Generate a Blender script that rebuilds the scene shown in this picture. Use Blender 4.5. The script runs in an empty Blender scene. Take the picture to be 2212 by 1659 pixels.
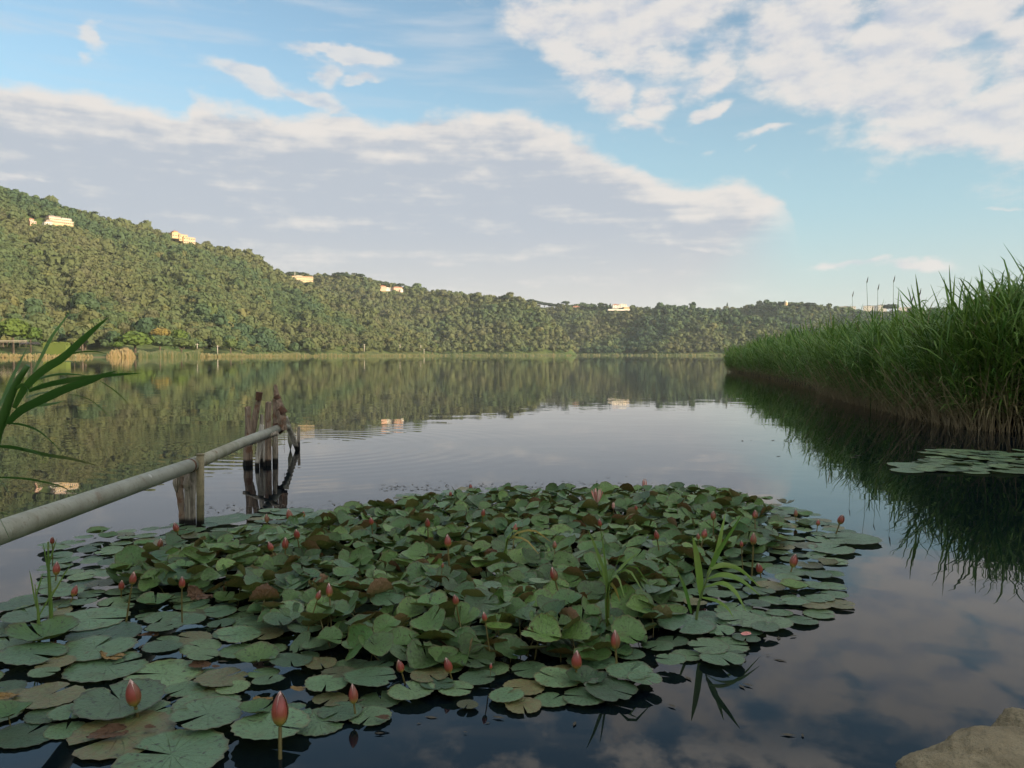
import bpy, math, random
import numpy as np
from mathutils import Vector, Matrix, Euler, noise as mnoise

# ------------------------------------------------------------------ camera, world, sun, exposure
S = bpy.context.scene
COL = S.collection
RAD = math.radians
CAM_H = 1.1
FP, CU, CV, HV = 1726.0, 1106.0, 829.5, 767.0      # focal length, centre and horizon in picture units (2212 wide)
PITCH = math.atan((CV - HV) / FP)
cam_d = bpy.data.cameras.new("camera")
cam = bpy.data.objects.new("camera", cam_d)
COL.objects.link(cam)
cam.location = (0, 0, CAM_H)
cam.rotation_euler = (math.pi / 2 - PITCH, 0, 0)
cam_d.sensor_fit = 'HORIZONTAL'
cam_d.angle = 2 * math.atan(1106.0 / FP)
cam_d.clip_start = 0.05
cam_d.clip_end = 20000
S.camera = cam
S.view_settings.view_transform = 'Standard'
S.view_settings.look = 'None'
S.view_settings.gamma = 1.0
S.view_settings.use_curve_mapping = False
EXPOSURE = 1.0
S.view_settings.exposure = EXPOSURE
S.render.engine = 'CYCLES'
S.cycles.max_bounces = 8
S.cycles.volume_bounces = 0
S.cycles.transparent_max_bounces = 8

SUN_AZ, SUN_EL = 126.0, 13.5                        # clockwise from the view direction
sun_d = bpy.data.lights.new("sun", 'SUN')
sun_d.energy = 5.0
sun_d.angle = RAD(0.5)
sun_d.color = (1.0, 0.80, 0.54)
sun = bpy.data.objects.new("sun", sun_d)
COL.objects.link(sun)
tos = Vector((math.sin(RAD(SUN_AZ)) * math.cos(RAD(SUN_EL)), math.cos(RAD(SUN_AZ)) * math.cos(RAD(SUN_EL)), math.sin(RAD(SUN_EL))))
sun.rotation_euler = (-tos).to_track_quat('-Z', 'Y').to_euler()


def ray(u, v):
    x, y = (u - CU) / FP, (v - CV) / FP
    c, s = math.cos(PITCH), math.sin(PITCH)
    return Vector((x, c - y * s, -s - y * c))


def wat(u, v, z=0.0):
    d = ray(u, v)
    t = (z - CAM_H) / d.z
    return Vector((d.x * t, d.y * t, z))


def dep(u, v, Y):
    d = ray(u, v)
    t = Y / d.y
    return Vector((d.x * t, Y, CAM_H + d.z * t))


def azel(u, v):
    d = ray(u, v).normalized()
    return math.degrees(math.atan2(d.x, d.y)), math.degrees(math.asin(d.z))


class G:
    """small node graph helper"""
    def __init__(s, nt):
        s.nt = nt

    def n(s, t, **kw):
        nd = s.nt.nodes.new(t)
        for k, v in kw.items():
            setattr(nd, k, v)
        return nd

    def put(s, sock, v):
        if v is None:
            return
        if isinstance(v, bpy.types.NodeSocket):
            s.nt.links.new(v, sock)
        else:
            sock.default_value = v

    def m(s, op, a, b=None, c=None, clamp=False):
        nd = s.n('ShaderNodeMath', operation=op, use_clamp=clamp)
        for i, v in enumerate((a, b, c)):
            if v is not None:
                s.put(nd.inputs[i], v)
        return nd.outputs[0]

    def vm(s, op, a, b=None, scale=None):
        nd = s.n('ShaderNodeVectorMath', operation=op)
        s.put(nd.inputs[0], a)
        if b is not None:
            s.put(nd.inputs[1], b)
        if scale is not None:
            s.put(nd.inputs['Scale'], scale)
        return nd.outputs['Value'] if op in ('DOT_PRODUCT', 'LENGTH', 'DISTANCE') else nd.outputs[0]

    def mix(s, f, a, b, mode='MIX'):
        nd = s.n('ShaderNodeMix', data_type='RGBA', blend_type=mode)
        s.put(nd.inputs[0], f)
        for i, v in ((6, a), (7, b)):
            s.put(nd.inputs[i], (*v, 1) if isinstance(v, tuple) and len(v) == 3 else v)
        return nd.outputs[2]

    def step(s, x, lo, hi, a=0.0, b=1.0):
        nd = s.n('ShaderNodeMapRange', interpolation_type='SMOOTHSTEP')
        s.put(nd.inputs[0], x)
        for i, v in enumerate((lo, hi, a, b)):
            s.put(nd.inputs[1 + i], v)
        return nd.outputs[0]

    def noise(s, vec, scale, detail=3.0, rough=0.5, dist=0.0, color=False):
        nd = s.n('ShaderNodeTexNoise')
        if vec is not None:
            s.put(nd.inputs['Vector'], vec)
        nd.inputs['Scale'].default_value = scale
        nd.inputs['Detail'].default_value = detail
        nd.inputs['Roughness'].default_value = rough
        nd.inputs['Distortion'].default_value = dist
        return nd.outputs['Color' if color else 'Fac']

    def xyz(s, x, y, z=0.0):
        nd = s.n('ShaderNodeCombineXYZ')
        for i, v in enumerate((x, y, z)):
            s.put(nd.inputs[i], v)
        return nd.outputs[0]

    def sep(s, v):
        nd = s.n('ShaderNodeSeparateXYZ')
        s.put(nd.inputs[0], v)
        return nd.outputs

    def ramp(s, f, stops):
        nd = s.n('ShaderNodeValToRGB')
        s.put(nd.inputs[0], f)
        e = nd.color_ramp.elements
        while len(e) < len(stops):
            e.new(0.5)
        for i, (p, c) in enumerate(stops):
            e[i].position = p
            e[i].color = (*c, 1)
        return nd.outputs[0]


# ------------------------------------------------------------------ sky
W = bpy.data.worlds.new("World")
S.world = W
W.use_nodes = True
W.node_tree.nodes.clear()
g = G(W.node_tree)
SKY_STRENGTH = 0.15
sky = g.n('ShaderNodeTexSky', sky_type='NISHITA')
sky.sun_disc = False
sky.sun_elevation = RAD(SUN_EL)
sky.sun_rotation = RAD(SUN_AZ)
sky.altitude = 300
sky.air_density = 1.0
sky.dust_density = 1.5
sky.ozone_density = 1.0
dirv = g.n('ShaderNodeTexCoord').outputs['Generated']
dx, dy, dz = g.sep(dirv)
el = g.m('MULTIPLY', g.m('ARCSINE', dz), 57.29578)
az = g.m('MULTIPLY', g.m('ARCTAN2', dx, dy), 57.29578)
# cloud coordinates: degrees, vertical stretched so that the low clouds are flat
elw = g.m('MULTIPLY', el, 1.9)
cc = g.xyz(az, elw, 0.0)
warp = g.noise(cc, 0.11, 4.0, 0.55, color=True)
wv = g.vm('SUBTRACT', warp, (0.5, 0.5, 0.5))
warp2 = g.noise(cc, 0.45, 3.0, 0.6, color=True)
wv2 = g.vm('SUBTRACT', warp2, (0.5, 0.5, 0.5))
cw = g.vm('ADD', g.xyz(az, el, 0.0), g.vm('ADD', g.vm('MULTIPLY', wv, (5.5, 3.2, 0)), g.vm('MULTIPLY', wv2, (1.6, 1.0, 0))))

# cloud masses: u, v, half width, half height, turn, weight  (picture units; turned into degrees of azimuth / elevation)
PUFFS = [
    # upper middle cloud
    (1180, 60, 110, 70, 25, .8), (1330, 40, 190, 70, 0, 1.0), (1480, 20, 160, 55, -20, 1.0), (1250, 150, 90, 60, 40, .75),
    (1300, 215, 80, 45, 30, .8), (1420, 215, 75, 40, -20, .8), (1380, 265, 110, 18, 10, .65), (1390, 120, 130, 60, 0, .7),
    # middle piece between the two
    (1560, 110, 70, 40, -15, .75), (1560, 165, 75, 30, -30, .75), (1500, 190, 40, 30, 0, .5),
    # right cloud
    (1730, 70, 130, 90, -30, .9), (1800, 160, 170, 70, 10, 1.0), (1960, 60, 200, 80, -25, 1.0), (1960, 200, 150, 90, -10, .9),
    (2120, 30, 120, 60, -20, .9), (2060, 270, 170, 50, -6, 1.0), (2190, 240, 120, 60, -20, 1.0), (1900, 285, 90, 30, 10, .55),
    (2300, 120, 120, 90, 0, .9), (2400, 280, 200, 90, 0, .9),
    # small ones on the left
    (570, 172, 100, 22, 12, 1.0), (690, 205, 100, 18, 20, .95), (735, 108, 95, 15, 4, .95), (720, 158, 34, 24, 30, .8),
    (790, 160, 44, 12, -6, .8), (200, 62, 18, 32, -20, .8), (190, 122, 18, 14, 0, .45), (12, 372, 34, 10, 0, .7), (95, 386, 22, 6, 0, .5),
    (1545, 240, 45, 14, -15, .75), (1660, 285, 45, 10, -10, .6), (1545, 315, 20, 6, 0, .35), (1625, 312, 14, 5, 0, .35),
    (1840, 576, 75, 12, 0, .7), (1960, 583, 80, 13, 4, .75), (2180, 458, 50, 5, 0, .35),
    (430, 215, 40, 14, 30, .5), (1540, 538, 95, 10, 4, .45),
]
acc = 0.0
for (u, v, ru, rv, th, wt) in PUFFS:
    a0, e0 = azel(u, v)
    k = 57.29578 / FP
    mp = g.n('ShaderNodeMapping', vector_type='TEXTURE')
    g.put(mp.inputs['Vector'], cw)
    mp.inputs['Location'].default_value = (a0, e0, 0)
    mp.inputs['Rotation'].default_value = (0, 0, RAD(-th))
    mp.inputs['Scale'].default_value = (ru * k, rv * k, 1)
    q = g.vm('DOT_PRODUCT', mp.outputs[0], mp.outputs[0])
    acc = g.m('SMOOTH_MAX', g.m('MULTIPLY', g.m('POWER', 0.42, q), wt * 1.1), acc, 0.12)
puff = g.m('MINIMUM', acc, 1.1)

# the long bank: its upper edge as a curve of elevation against azimuth
EDGE = [(-2000, 300), (-600, 180), (-200, 165), (0, 180), (100, 192), (200, 206), (300, 218), (395, 238), (412, 216), (520, 222), (640, 240), (740, 228), (820, 262), (900, 250), (985, 240), (1130, 242),
        (1180, 262), (1250, 290), (1310, 330), (1350, 352), (1430, 378), (1500, 388), (1570, 372), (1630, 392), (1680, 425), (1702, 440), (1725, 500), (1770, 590), (1850, 690), (2000, 760), (2300, 780)]
fc = g.n('ShaderNodeFloatCurve')
A0, A1, E1 = -60.0, 60.0, 30.0
pts = []
for (u, v) in EDGE:
    a, e = azel(u, v)
    pts.append(((a - A0) / (A1 - A0), max(0.0, e) / E1))
cur = fc.mapping.curves[0]
pts = [p for p in pts if 0 <= p[0] <= 1]
pts = [(0.0, pts[0][1])] + pts + [(1.0, pts[-1][1])]
cur.points[0].location = pts[0]
cur.points[1].location = pts[-1]
for p in pts[1:-1]:
    cur.points.new(*p)
for p in cur.points:
    p.handle_type = 'AUTO_CLAMPED'
fc.mapping.update()
cwx, cwy, _z = g.sep(cw)
g.put(fc.inputs['Value'], g.m('DIVIDE', g.m('SUBTRACT', g.m('ADD', az, g.m('MULTIPLY', g.m('SUBTRACT', cwx, az), 0.35)), A0), A1 - A0, clamp=True))
edge = g.m('MULTIPLY', fc.outputs[0], E1)
eld = g.m('ADD', el, g.m('MULTIPLY', g.m('SUBTRACT', cwy, el), 0.55))
depth = g.m('SUBTRACT', edge, eld)                      # degrees below the upper edge of the bank
fbm = g.noise(cc, 0.30, 7.0, 0.58)
fbm2 = g.noise(cc, 0.085, 5.0, 0.55)
streak = g.noise(g.xyz(g.m('MULTIPLY', az, 0.28), g.m('MULTIPLY', el, 2.6), 3.0), 0.35, 5.0, 0.55)
bank = g.step(g.m('ADD', depth, g.m('MULTIPLY', g.m('SUBTRACT', fbm, 0.5), 2.2)), -0.25, 0.75)
front = g.m('MULTIPLY', g.step(az, -70, -50), g.step(az, 50, 70, 1.0, 0.0))
bank = g.m('MULTIPLY', bank, front)
wvx = g.sep(wv)[0]
low = g.m('MAXIMUM', g.m('SUBTRACT', 10.5, el), 0.0)
bank = g.m('MULTIPLY', bank, g.step(g.m('DIVIDE', g.m('SUBTRACT', g.m('ADD', az, g.m('MULTIPLY', wvx, 3.0)), g.m('SUBTRACT', 18.5, g.m('MULTIPLY', low, 1.5))), g.m('ADD', 1.8, g.m('MULTIPLY', low, 1.7))), 0.0, 1.0, 1.0, 0.0))
# broken cloud higher up and round the rest of the sky
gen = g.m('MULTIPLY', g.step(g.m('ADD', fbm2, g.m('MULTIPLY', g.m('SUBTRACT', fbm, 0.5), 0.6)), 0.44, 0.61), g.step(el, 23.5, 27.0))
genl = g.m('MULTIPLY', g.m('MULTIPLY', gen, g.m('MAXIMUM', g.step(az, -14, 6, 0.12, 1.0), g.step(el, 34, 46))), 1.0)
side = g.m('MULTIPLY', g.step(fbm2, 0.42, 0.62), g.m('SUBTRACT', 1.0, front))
puffm = g.step(g.m('ADD', puff, g.m('MULTIPLY', g.m('SUBTRACT', fbm, 0.5), 1.45)), 0.24, 0.80)
cirrus = g.m('MULTIPLY', g.m('MULTIPLY', g.step(streak, 0.44, 0.72), g.m('MULTIPLY', g.step(el, 14.0, 20.0), g.step(el, 24.0, 28.0, 1.0, 0.1))), 0.45)
# lit from the right behind the camera: compare the density with that a little higher up
ccu = g.xyz(g.m('ADD', az, 0.5), g.m('ADD', elw, 1.6), 0.0)
fbmu = g.noise(ccu, 0.30, 7.0, 0.58)
lit = g.m('MULTIPLY', g.m('SUBTRACT', fbm, fbmu), 2.6)
puff_lit = g.step(g.m('ADD', lit, g.m('MULTIPLY', g.m('SUBTRACT', 1.0, puff), 0.5)), -0.75, 0.45)
rim = g.m('ADD', g.m('MULTIPLY', g.step(depth, 0.0, 3.4, 1.0, 0.0), 0.9), g.m('ADD', g.m('MULTIPLY', lit, 0.55), g.m('MULTIPLY', g.m('SUBTRACT', streak, 0.47), 2.0)))
bank_lit = g.step(rim, 0.0, 1.0)
K = 1.0 / (SKY_STRENGTH * 2 ** EXPOSURE)


def kc(r, gg, b):
    f = lambda c: ((c / 255 + .055) / 1.055) ** 2.4 if c > 10 else c / 255 / 12.92
    return (f(r) * K, f(gg) * K, f(b) * K)


clear = g.vm('MULTIPLY', sky.outputs[0], (0.63, 0.71, 0.69))
hz = g.step(el, -2.0, 23.0, 1.0, 0.0)
tsun = g.vm('DOT_PRODUCT', dirv, tuple(tos))
clear = g.mix(g.m('MULTIPLY', hz, g.step(tsun, -0.1, 0.6, 0.97, 0.25)), clear, g.mix(g.step(el, 0.0, 11.0), kc(206, 212, 206), kc(172, 208, 220)))
bank_low = g.mix(g.step(el, 1.0, 9.5), kc(214, 211, 206), kc(184, 192, 204))
bank_col = g.mix(bank_lit, bank_low, kc(232, 226, 221))
bank_a = g.m('MULTIPLY', bank, g.step(el, -1.0, 4.0, 0.75, 0.97))
puff_col = g.mix(puff_lit, kc(192, 200, 214), kc(232, 227, 223))
c1 = g.mix(cirrus, clear, kc(205, 214, 224))
c2 = g.mix(g.m('MULTIPLY', g.m('MAXIMUM', genl, side), 0.85), c1, g.vm('SCALE', g.mix(puff_lit, kc(192, 197, 210), kc(240, 231, 220)), None, g.step(tsun, -0.2, 0.9, 1.7, 2.8)))  # out-of-frame cloud brightened beyond the visible cloud, added fill for the shaded foreground
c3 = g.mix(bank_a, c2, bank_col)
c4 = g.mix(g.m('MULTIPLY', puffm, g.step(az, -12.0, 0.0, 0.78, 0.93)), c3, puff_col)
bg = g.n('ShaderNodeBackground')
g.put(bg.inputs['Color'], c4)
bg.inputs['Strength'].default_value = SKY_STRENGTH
wo = g.n('ShaderNodeOutputWorld')
g.nt.links.new(bg.outputs[0], wo.inputs['Surface'])

# ------------------------------------------------------------------ helpers
rng = np.random.default_rng(7)
rnd = random.Random(11)


def obj(name, me, parent=None, loc=None, rot=None, scale=None, **props):
    o = bpy.data.objects.new(name, me)
    COL.objects.link(o)
    if parent is not None:
        o.parent = parent
    if loc is not None:
        o.location = loc
    if rot is not None:
        o.rotation_euler = rot
    if scale is not None:
        o.scale = scale if hasattr(scale, '__len__') else (scale,) * 3
    for k, v in props.items():
        if v is not None:
            o[k] = v
    return o


def mesh(name, V, F, mats, smooth=False, mi=None, attrs=None, uv=None):
    """V (n,3); F list of index arrays, each (m,3) or (m,4); uv per vertex"""
    V = np.asarray(V, dtype=np.float32)
    if not isinstance(F, (list, tuple)) or (len(F) and not hasattr(F[0], 'shape')):
        groups = {}
        for f in F:
            groups.setdefault(len(f), []).append(f)
        F = [np.array(x) for x in groups.values()]
    F = [f.astype(np.int32) for f in F if len(f)]
    me = bpy.data.meshes.new(name)
    me.vertices.add(len(V))
    me.vertices.foreach_set('co', V.ravel())
    tot = np.concatenate([np.full(len(f), f.shape[1], np.int32) for f in F])
    idx = np.concatenate([f.ravel() for f in F])
    me.loops.add(len(idx))
    me.loops.foreach_set('vertex_index', idx)
    me.polygons.add(len(tot))
    me.polygons.foreach_set('loop_start', np.concatenate([[0], np.cumsum(tot)[:-1]]).astype(np.int32))
    for m in (mats if isinstance(mats, (list, tuple)) else [mats]):
        me.materials.append(m)
    if mi is not None:
        me.polygons.foreach_set('material_index', np.asarray(mi, np.int32))
    me.polygons.foreach_set('use_smooth', np.full(len(tot), smooth))
    if uv is not None:
        l = me.uv_layers.new(name='leaf')
        l.data.foreach_set('uv', np.asarray(uv, np.float32)[idx].ravel())
    attrs = dict(attrs or {})
    if 'tint' in attrs:
        attrs['own'] = np.ones(len(V))
    for k, a in attrs.items():
        at = me.attributes.new(k, 'FLOAT', 'POINT')
        at.data.foreach_set('value', np.asarray(a, np.float32))
    me.update(calc_edges=True)
    me.validate()
    return me


def merge(parts):
    """parts: list of (V, [F...]) -> one (V, [F...])"""
    off, Vs, Fs = 0, [], {}
    for V, F in parts:
        Vs.append(V)
        for f in F:
            Fs.setdefault(f.shape[1], []).append(f + off)
        off += len(V)
    return np.concatenate(Vs), [np.concatenate(x) for x in Fs.values()]


def tube(P, R, n=8, caps=True):
    P = [Vector(p) for p in P]
    if not hasattr(R, '__len__'):
        R = [R] * len(P)
    V, F = [], []
    ref = Vector((0, 0, 1))
    t0 = (P[-1] - P[0]).normalized()
    if abs(t0.z) > 0.8:
        ref = Vector((1, 0, 0))
    for i, p in enumerate(P):
        t = (P[min(i + 1, len(P) - 1)] - P[max(i - 1, 0)]).normalized()
        a = t.cross(ref).normalized()
        b = a.cross(t)
        for k in range(n):
            w = 2 * math.pi * k / n
            V.append(p + (a * math.cos(w) + b * math.sin(w)) * R[i])
    for i in range(len(P) - 1):
        for k in range(n):
            F.append((i * n + k, i * n + (k + 1) % n, (i + 1) * n + (k + 1) % n, (i + 1) * n + k))
    V = np.array([tuple(v) for v in V])
    out = [np.array(F)]
    if caps:
        c0, c1 = len(V), len(V) + 1
        V = np.vstack([V, [tuple(P[0])], [tuple(P[-1])]])
        m = (len(P) - 1) * n
        T = [(c0, (k + 1) % n, k) for k in range(n)] + [(c1, m + k, m + (k + 1) % n) for k in range(n)]
        out.append(np.array(T))
    return V, out


def box(x0, x1, y0, y1, z0, z1):
    V = np.array([(x, y, z) for z in (z0, z1) for y in (y0, y1) for x in (x0, x1)], float)
    F = np.array([(0, 2, 3, 1), (4, 5, 7, 6), (0, 1, 5, 4), (2, 6, 7, 3), (0, 4, 6, 2), (1, 3, 7, 5)])
    return V, [F]


def strip(P, widths, side, fold=0.0):
    """leaf blade along points P: three vertices per station, folded along the midrib"""
    P = [Vector(p) for p in P]
    side = [Vector(s).normalized() for s in side] if isinstance(side, list) else [Vector(side).normalized()] * len(P)
    V, F = [], []
    for i, p in enumerate(P):
        t = (P[min(i + 1, len(P) - 1)] - P[max(i - 1, 0)]).normalized()
        s = side[i] - t * side[i].dot(t)
        s.normalize()
        nn = s.cross(t)
        w = widths[i] / 2
        V += [p - s * w + nn * fold * w, p, p + s * w + nn * fold * w]
    for i in range(len(P) - 1):
        a = i * 3
        F += [(a, a + 1, a + 4, a + 3), (a + 1, a + 2, a + 5, a + 4)]
    return np.array([tuple(v) for v in V]), [np.array(F)]


def spline(P, n):
    """Catmull-Rom through P"""
    P = [Vector(p) for p in P]
    Q = [P[0] * 2 - P[1]] + P + [P[-1] * 2 - P[-2]]
    out = []
    for i in range(n):
        t = i / (n - 1) * (len(P) - 1)
        k = min(int(t), len(P) - 2)
        f = t - k
        a, b, c, d = Q[k:k + 4]
        out.append(0.5 * ((2 * b) + (c - a) * f + (2 * a - 5 * b + 4 * c - d) * f * f + (3 * b - a - 3 * c + d) * f ** 3))
    return out


def ico(sub):
    import bmesh
    bm = bmesh.new()
    bmesh.ops.create_icosphere(bm, subdivisions=sub, radius=1)
    V = np.array([tuple(v.co) for v in bm.verts])
    F = np.array([[v.index for v in f.verts] for f in bm.faces])
    bm.free()
    return V, F


# ------------------------------------------------------------------ materials
def material(name, rough=0.7, spec=0.5):
    m = bpy.data.materials.new(name)
    m.use_nodes = True
    nt = m.node_tree
    b = nt.nodes['Principled BSDF']
    b.inputs['Roughness'].default_value = rough
    b.inputs['Specular IOR Level'].default_value = spec
    return m, G(nt), b


def bump(q, b, h, strength, dist):
    n = q.n('ShaderNodeBump')
    n.inputs['Strength'].default_value = strength
    n.inputs['Distance'].default_value = dist
    q.put(n.inputs['Height'], h)
    q.put(b.inputs['Normal'], n.outputs[0])


def simple(name, c, c2=None, scale=8.0, rough=0.7, spec=0.4, bmp=0.0, dist=0.01, detail=5.0, metal=0.0):
    m, q, b = material(name, rough, spec)
    co = q.n('ShaderNodeTexCoord').outputs['Object']
    f = q.noise(co, scale, detail, 0.6)
    q.put(b.inputs['Base Color'], q.mix(q.step(f, 0.3, 0.7), c, c2 or tuple(x * 0.75 for x in c)))
    b.inputs['Metallic'].default_value = metal
    if bmp:
        bump(q, b, f, bmp, dist)
    return m


def var_of(q, attr='tint'):
    a = q.n('ShaderNodeAttribute', attribute_name=attr)
    r = q.n('ShaderNodeObjectInfo').outputs['Random']
    own = q.n('ShaderNodeAttribute', attribute_name='own').outputs['Fac']
    return q.m('FRACT', q.m('ADD', a.outputs['Fac'], q.m('MULTIPLY', r, q.m('SUBTRACT', 1.0, own))))


def leafy(name, stops, rough=0.75, spec=0.25, trans=0.25, attr='tint'):
    m, q, b = material(name, rough, spec)
    v = var_of(q, attr)
    co = q.n('ShaderNodeTexCoord').outputs['Object']
    col = q.ramp(v, stops)
    f = q.noise(co, 0.45, 4.0, 0.6)
    col = q.mix(q.step(f, 0.3, 0.7, 0.0, 0.2), col, q.mix(1.0, col, (0.55, 0.6, 0.5), 'MULTIPLY'))
    q.put(b.inputs['Base Color'], col)
    t = q.n('ShaderNodeBsdfTranslucent')
    q.put(t.inputs['Color'], col)
    mx = q.n('ShaderNodeMixShader')
    mx.inputs[0].default_value = trans
    out = q.nt.nodes['Material Output']
    q.nt.links.new(b.outputs[0], mx.inputs[1])
    q.nt.links.new(t.outputs[0], mx.inputs[2])
    q.nt.links.new(mx.outputs[0], out.inputs[0])
    return m


M_TREE = leafy('tree_leaves', [(0.0, (.055, .098, .052)), (.22, (.078, .120, .052)), (.45, (.105, .130, .055)), (.62, (.118, .132, .056)), (.76, (.112, .118, .062)), (.80, (.090, .130, .042)), (.90, (.160, .160, .065)), (1.0, (.070, .105, .050))], trans=0.3)
M_TREEB = leafy('bright_tree_leaves', [(0.0, (.070, .120, .022)), (1.0, (.095, .140, .028))], trans=0.25)
M_BUSHY = leafy('yellow_bush_leaves', [(0.0, (.19, .15, .04)), (1.0, (.23, .18, .05))], trans=0.12)
M_PINE = leafy('pine_needles', [(0.0, (.020, .040, .020)), (1.0, (.034, .055, .026))], trans=0.05)
M_BARK = simple('bark', (.11, .085, .065), (.05, .04, .03), 3.0, 0.9)
M_WALL_Y = simple('yellow_render', (.50, .36, .20), (.42, .30, .17), 0.3, 0.85)
M_WALL_W = simple('white_render', (.60, .55, .48), (.50, .47, .42), 0.3, 0.85)
M_WALL_P = simple('pink_render', (.52, .32, .23), (.45, .28, .20), 0.3, 0.85)
M_ROOF = simple('roof_tiles', (.34, .13, .075), (.26, .10, .06), 1.0, 0.85)
M_ROOFG = simple('grey_roof', (.16, .15, .15), (.10, .10, .10), 1.0, 0.8)
M_GLASS = simple('window_glass', (.03, .035, .04), (.05, .055, .06), 1.0, 0.15, 0.6)
M_POLE = simple('pale_pole', (.55, .50, .42), (.42, .38, .33), 2.0, 0.8)
M_WHITE = simple('white_paint', (.75, .75, .74), (.62, .62, .60), 2.0, 0.5)
M_CAR = simple('dark_car_paint', (.03, .035, .045), (.05, .05, .06), 2.0, 0.3)
M_TYRE = simple('tyre_rubber', (.02, .02, .02), (.03, .03, .03), 2.0, 0.9)
M_HEDGE = leafy('hedge_leaves', [(0.0, (.10, .14, .03)), (1.0, (.13, .16, .036))], trans=0.1)

# terrain: grass, soil and undergrowth
M_LAND, q, b = material('hill_ground', 0.95, 0.15)
co = q.n('ShaderNodeNewGeometry').outputs['Position']
f1 = q.noise(co, 0.02, 6.0, 0.6)
f2 = q.noise(co, 0.25, 5.0, 0.65)
gc = q.mix(q.step(f1, 0.35, 0.65), (.070, .115, .032), (.115, .130, .045))
gc = q.mix(q.step(f2, 0.45, 0.7), gc, (.035, .05, .022))
px0 = q.sep(co)[0]
gc = q.mix(q.m('MULTIPLY', q.step(q.sep(co)[2], 0.1, 0.9, 1.0, 0.0), q.step(px0, -190.0, -110.0, 0.8, 0.12)), gc, (.15, .12, .065))
q.put(b.inputs['Base Color'], gc)
bump(q, b, f2, 0.6, 0.8)

# water
M_WATER, q, b = material('lake_water', 0.0, 0.5)
b.inputs['Base Color'].default_value = (.002, .005, .008, 1)
b.inputs['IOR'].default_value = 1.333
b.inputs['Roughness'].default_value = 0.012
co = q.n('ShaderNodeNewGeometry').outputs['Position']
px_, py_, pz_ = q.sep(co)
dist = q.vm('LENGTH', co)
w1 = q.noise(co, 0.9, 3.0, 0.5, 0.4)
w2 = q.noise(q.xyz(q.m('MULTIPLY', px_, 0.35), py_, 0.0), 3.2, 2.0, 0.5)
patchy = q.step(q.noise(q.xyz(q.m('MULTIPLY', px_, 0.4), py_, 5.0), 0.05, 3.0, 0.6), 0.45, 0.7)
h = q.m('MULTIPLY', w1, 0.0030)
amp = q.m('MULTIPLY', q.m('ADD', 0.25, patchy), q.step(dist, 6.0, 40.0, 0.0, 0.0030))
h = q.m('MULTIPLY_ADD', w2, amp, h)
# faint rings spreading from the old posts
rc = dep(560, 1000, 8.4)
rd = q.vm('DISTANCE', co, (rc.x, 9.6, 0.0))
ring = q.m('MULTIPLY', q.m('SINE', q.m('MULTIPLY', rd, 26.0)), q.m('MULTIPLY', q.step(rd, 0.5, 1.2), q.step(rd, 1.5, 4.2, 1.0, 0.0)))
h = q.m('MULTIPLY_ADD', ring, 0.00022, h)
bp = q.n('ShaderNodeBump')
bp.inputs['Strength'].default_value = 1.0
bp.inputs['Distance'].default_value = 1.0
q.put(bp.inputs['Height'], h)
q.put(b.inputs['Normal'], bp.outputs[0])

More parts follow.
